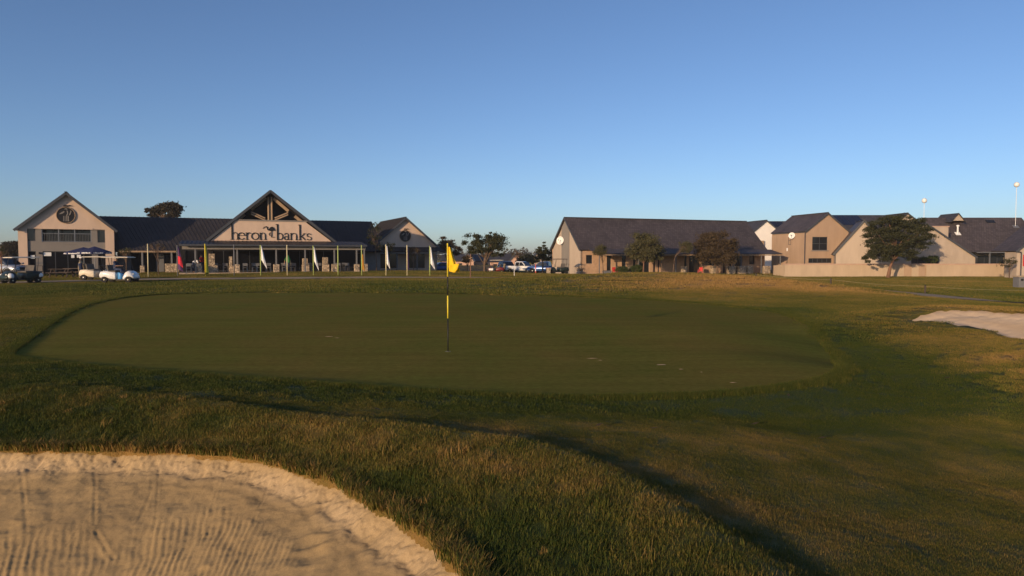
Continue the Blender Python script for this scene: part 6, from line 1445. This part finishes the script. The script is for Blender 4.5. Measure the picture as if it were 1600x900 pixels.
tree('tall dark broad-headed tree rising behind the clubhouse roof', 262, 112, 420, [(262,370),(262,345)], [(268,328,17,11,0),(240,331,11,8,0),(258,324,10,7,0),(280,334,8,7,0)], 'leaffar', 9000, .16, 'bark', .3, 27, .8, 70)
tree('dim dark tree mass beyond the silver car', 18, 120, 420, [(18,408),(18,400)], [(17,390,10,13,0),(24,386,8,9,0),(8,398,8,8,0)], 'leaffar', 6000, .16, 'bark', .25, 29, .8, 50)
tree('slim dusky tree standing before the dark roof left of the end gable', 588, 82, 425, [(588,405),(587,390),(586,375)], [(585,362,9,14,0),(590,380,8,14,0),(580,372,6,10,0),(590,352,6,6,0)], 'leafdark', 1300, .07, 'bark', .05, 31, .9, 44)
tree('small dusky tree below the left slope of the end gable', 608, 84, 425, [(608,410),(607,398)], [(606,388,9,9,0),(612,384,6,6,0)], 'leafdark', 1000, .065, 'bark', .045, 33, .9, 30)
tree('small dark tree under the emblem of the end gable', 646, 87, 425, [(646,410),(646,400)], [(645,393,13,6,0),(636,391,6,4,0)], 'leafbrown', 1400, .065, 'bark', .045, 35, .9, 30)
tree('thin leafless sapling before the dark roof of the clubhouse', 247, 67, 427, [(247,412),(246,398)], [(240,386,7,6,0),(252,386,7,6,0)], 'leafbrown', 240, .05, 'bark', .045, 37, .9, 26)
tree('small twiggy tree right of the two-storey gable', 197, 68, 427, [(197,412),(196,402)], [(195,392,9,6,0)], 'leafolive', 500, .05, 'bark', .045, 39, .9, 26)
tree('small bare-stemmed tree at the end of the garden wall', 1578, 80, 434, [(1578,424),(1577,416)], [(1573,412,9,7,0),(1582,408,6,6,0)], 'leafdark', 900, .06, 'bark', .05, 41, .7, 30)
tree('rounded clipped hedge under the upright dark tree, right one', 996, 85.5, 427, [(996,424)], [(995,421,11,6,0)], 'leafgreen', 6000, .045, 'bark', .05, 43, 1, 60, name='round_hedge', group='clipped hedges at the verandah', cat='hedge')
tree('rounded clipped hedge beside the posts, left one', 973, 85, 427, [(973,424)], [(972,421,11,5,0)], 'leafgreen', 5000, .045, 'bark', .05, 45, 1, 60, name='round_hedge', group='clipped hedges at the verandah', cat='hedge')
tree('leafy green shrub growing at the patio behind the garden wall', 1455, 91, 412, [(1455,409)], [(1452,405,12,5,0),(1460,402,6,4,0)], 'leafgreen', 2500, .08, 'bark', .05, 47, 1, 40, name='garden_shrub', cat='shrub')
tree('dry twiggy shrub at the foot of the striped gable', 905, 84, 428, [(906,422)], [(903,420,5,4,0),(911,421,4,4,0)], 'leafbrown', 260, .05, 'bark', .02, 49, 1, 20, name='dry_shrub', cat='shrub')
tree('scrappy small tree left of the silver car', 1, 60, 430, [(2,415),(1,400)], [(0,388,6,6,0),(3,393,4,5,0)], 'leafolive', 500, .05, 'barkred', .05, 51, 1, 20)
# a far belt of trees along the horizon that reads as one mass
rg = np.random.default_rng(77); n = 26000; nb = 420
bx = rg.uniform(-520, 520, nb); by = 430+rg.uniform(-40,40,nb); bh = rg.uniform(2.0,6.5,nb); br = rg.uniform(3,9,nb)
k = rg.integers(0,nb,n); u_ = rg.normal(size=(n,3))*.45
P = np.stack([bx[k]+u_[:,0]*br[k], by[k]+u_[:,1]*br[k], -.3+np.abs(bh[k]*.5+u_[:,2]*bh[k]*.6)], 1)
a = rg.normal(size=(n,3)); a /= np.linalg.norm(a,axis=1,keepdims=True); b_ = np.cross(a, rg.normal(size=(n,3))); b_ /= np.linalg.norm(b_,axis=1,keepdims=True)
L = rg.uniform(.5,1.1,(n,1)); V = np.stack([P-a*L, P+b_*L*.6, P+a*L, P-b_*L*.6],1).reshape(-1,3)
o = mesh_np('distant_trees', V, np.arange(n*4).reshape(-1,4), M['leaffar'], None, False); tag(o, kind='stuff')
print('T trees', time.time()-_T0)

# ------------------------------------------------------------------ morning haze
mb = MB(); mb.box(-1350, 1350, -300, 1460, -2.2, 14.0)
hz, hn, hb_, ho = new_mat('haze'); hn.nodes.remove(hb_)
pv = hn.nodes.new('ShaderNodeVolumePrincipled'); pv.inputs['Color'].default_value = (.92,.94,.98,1); pv.inputs['Density'].default_value = .00022; pv.inputs['Anisotropy'].default_value = .0
hn.links.new(pv.outputs[0], ho.inputs['Volume'])
o = mb.build('haze', hz, None); tag(o, kind='stuff'); o.display_type = 'BOUNDS'
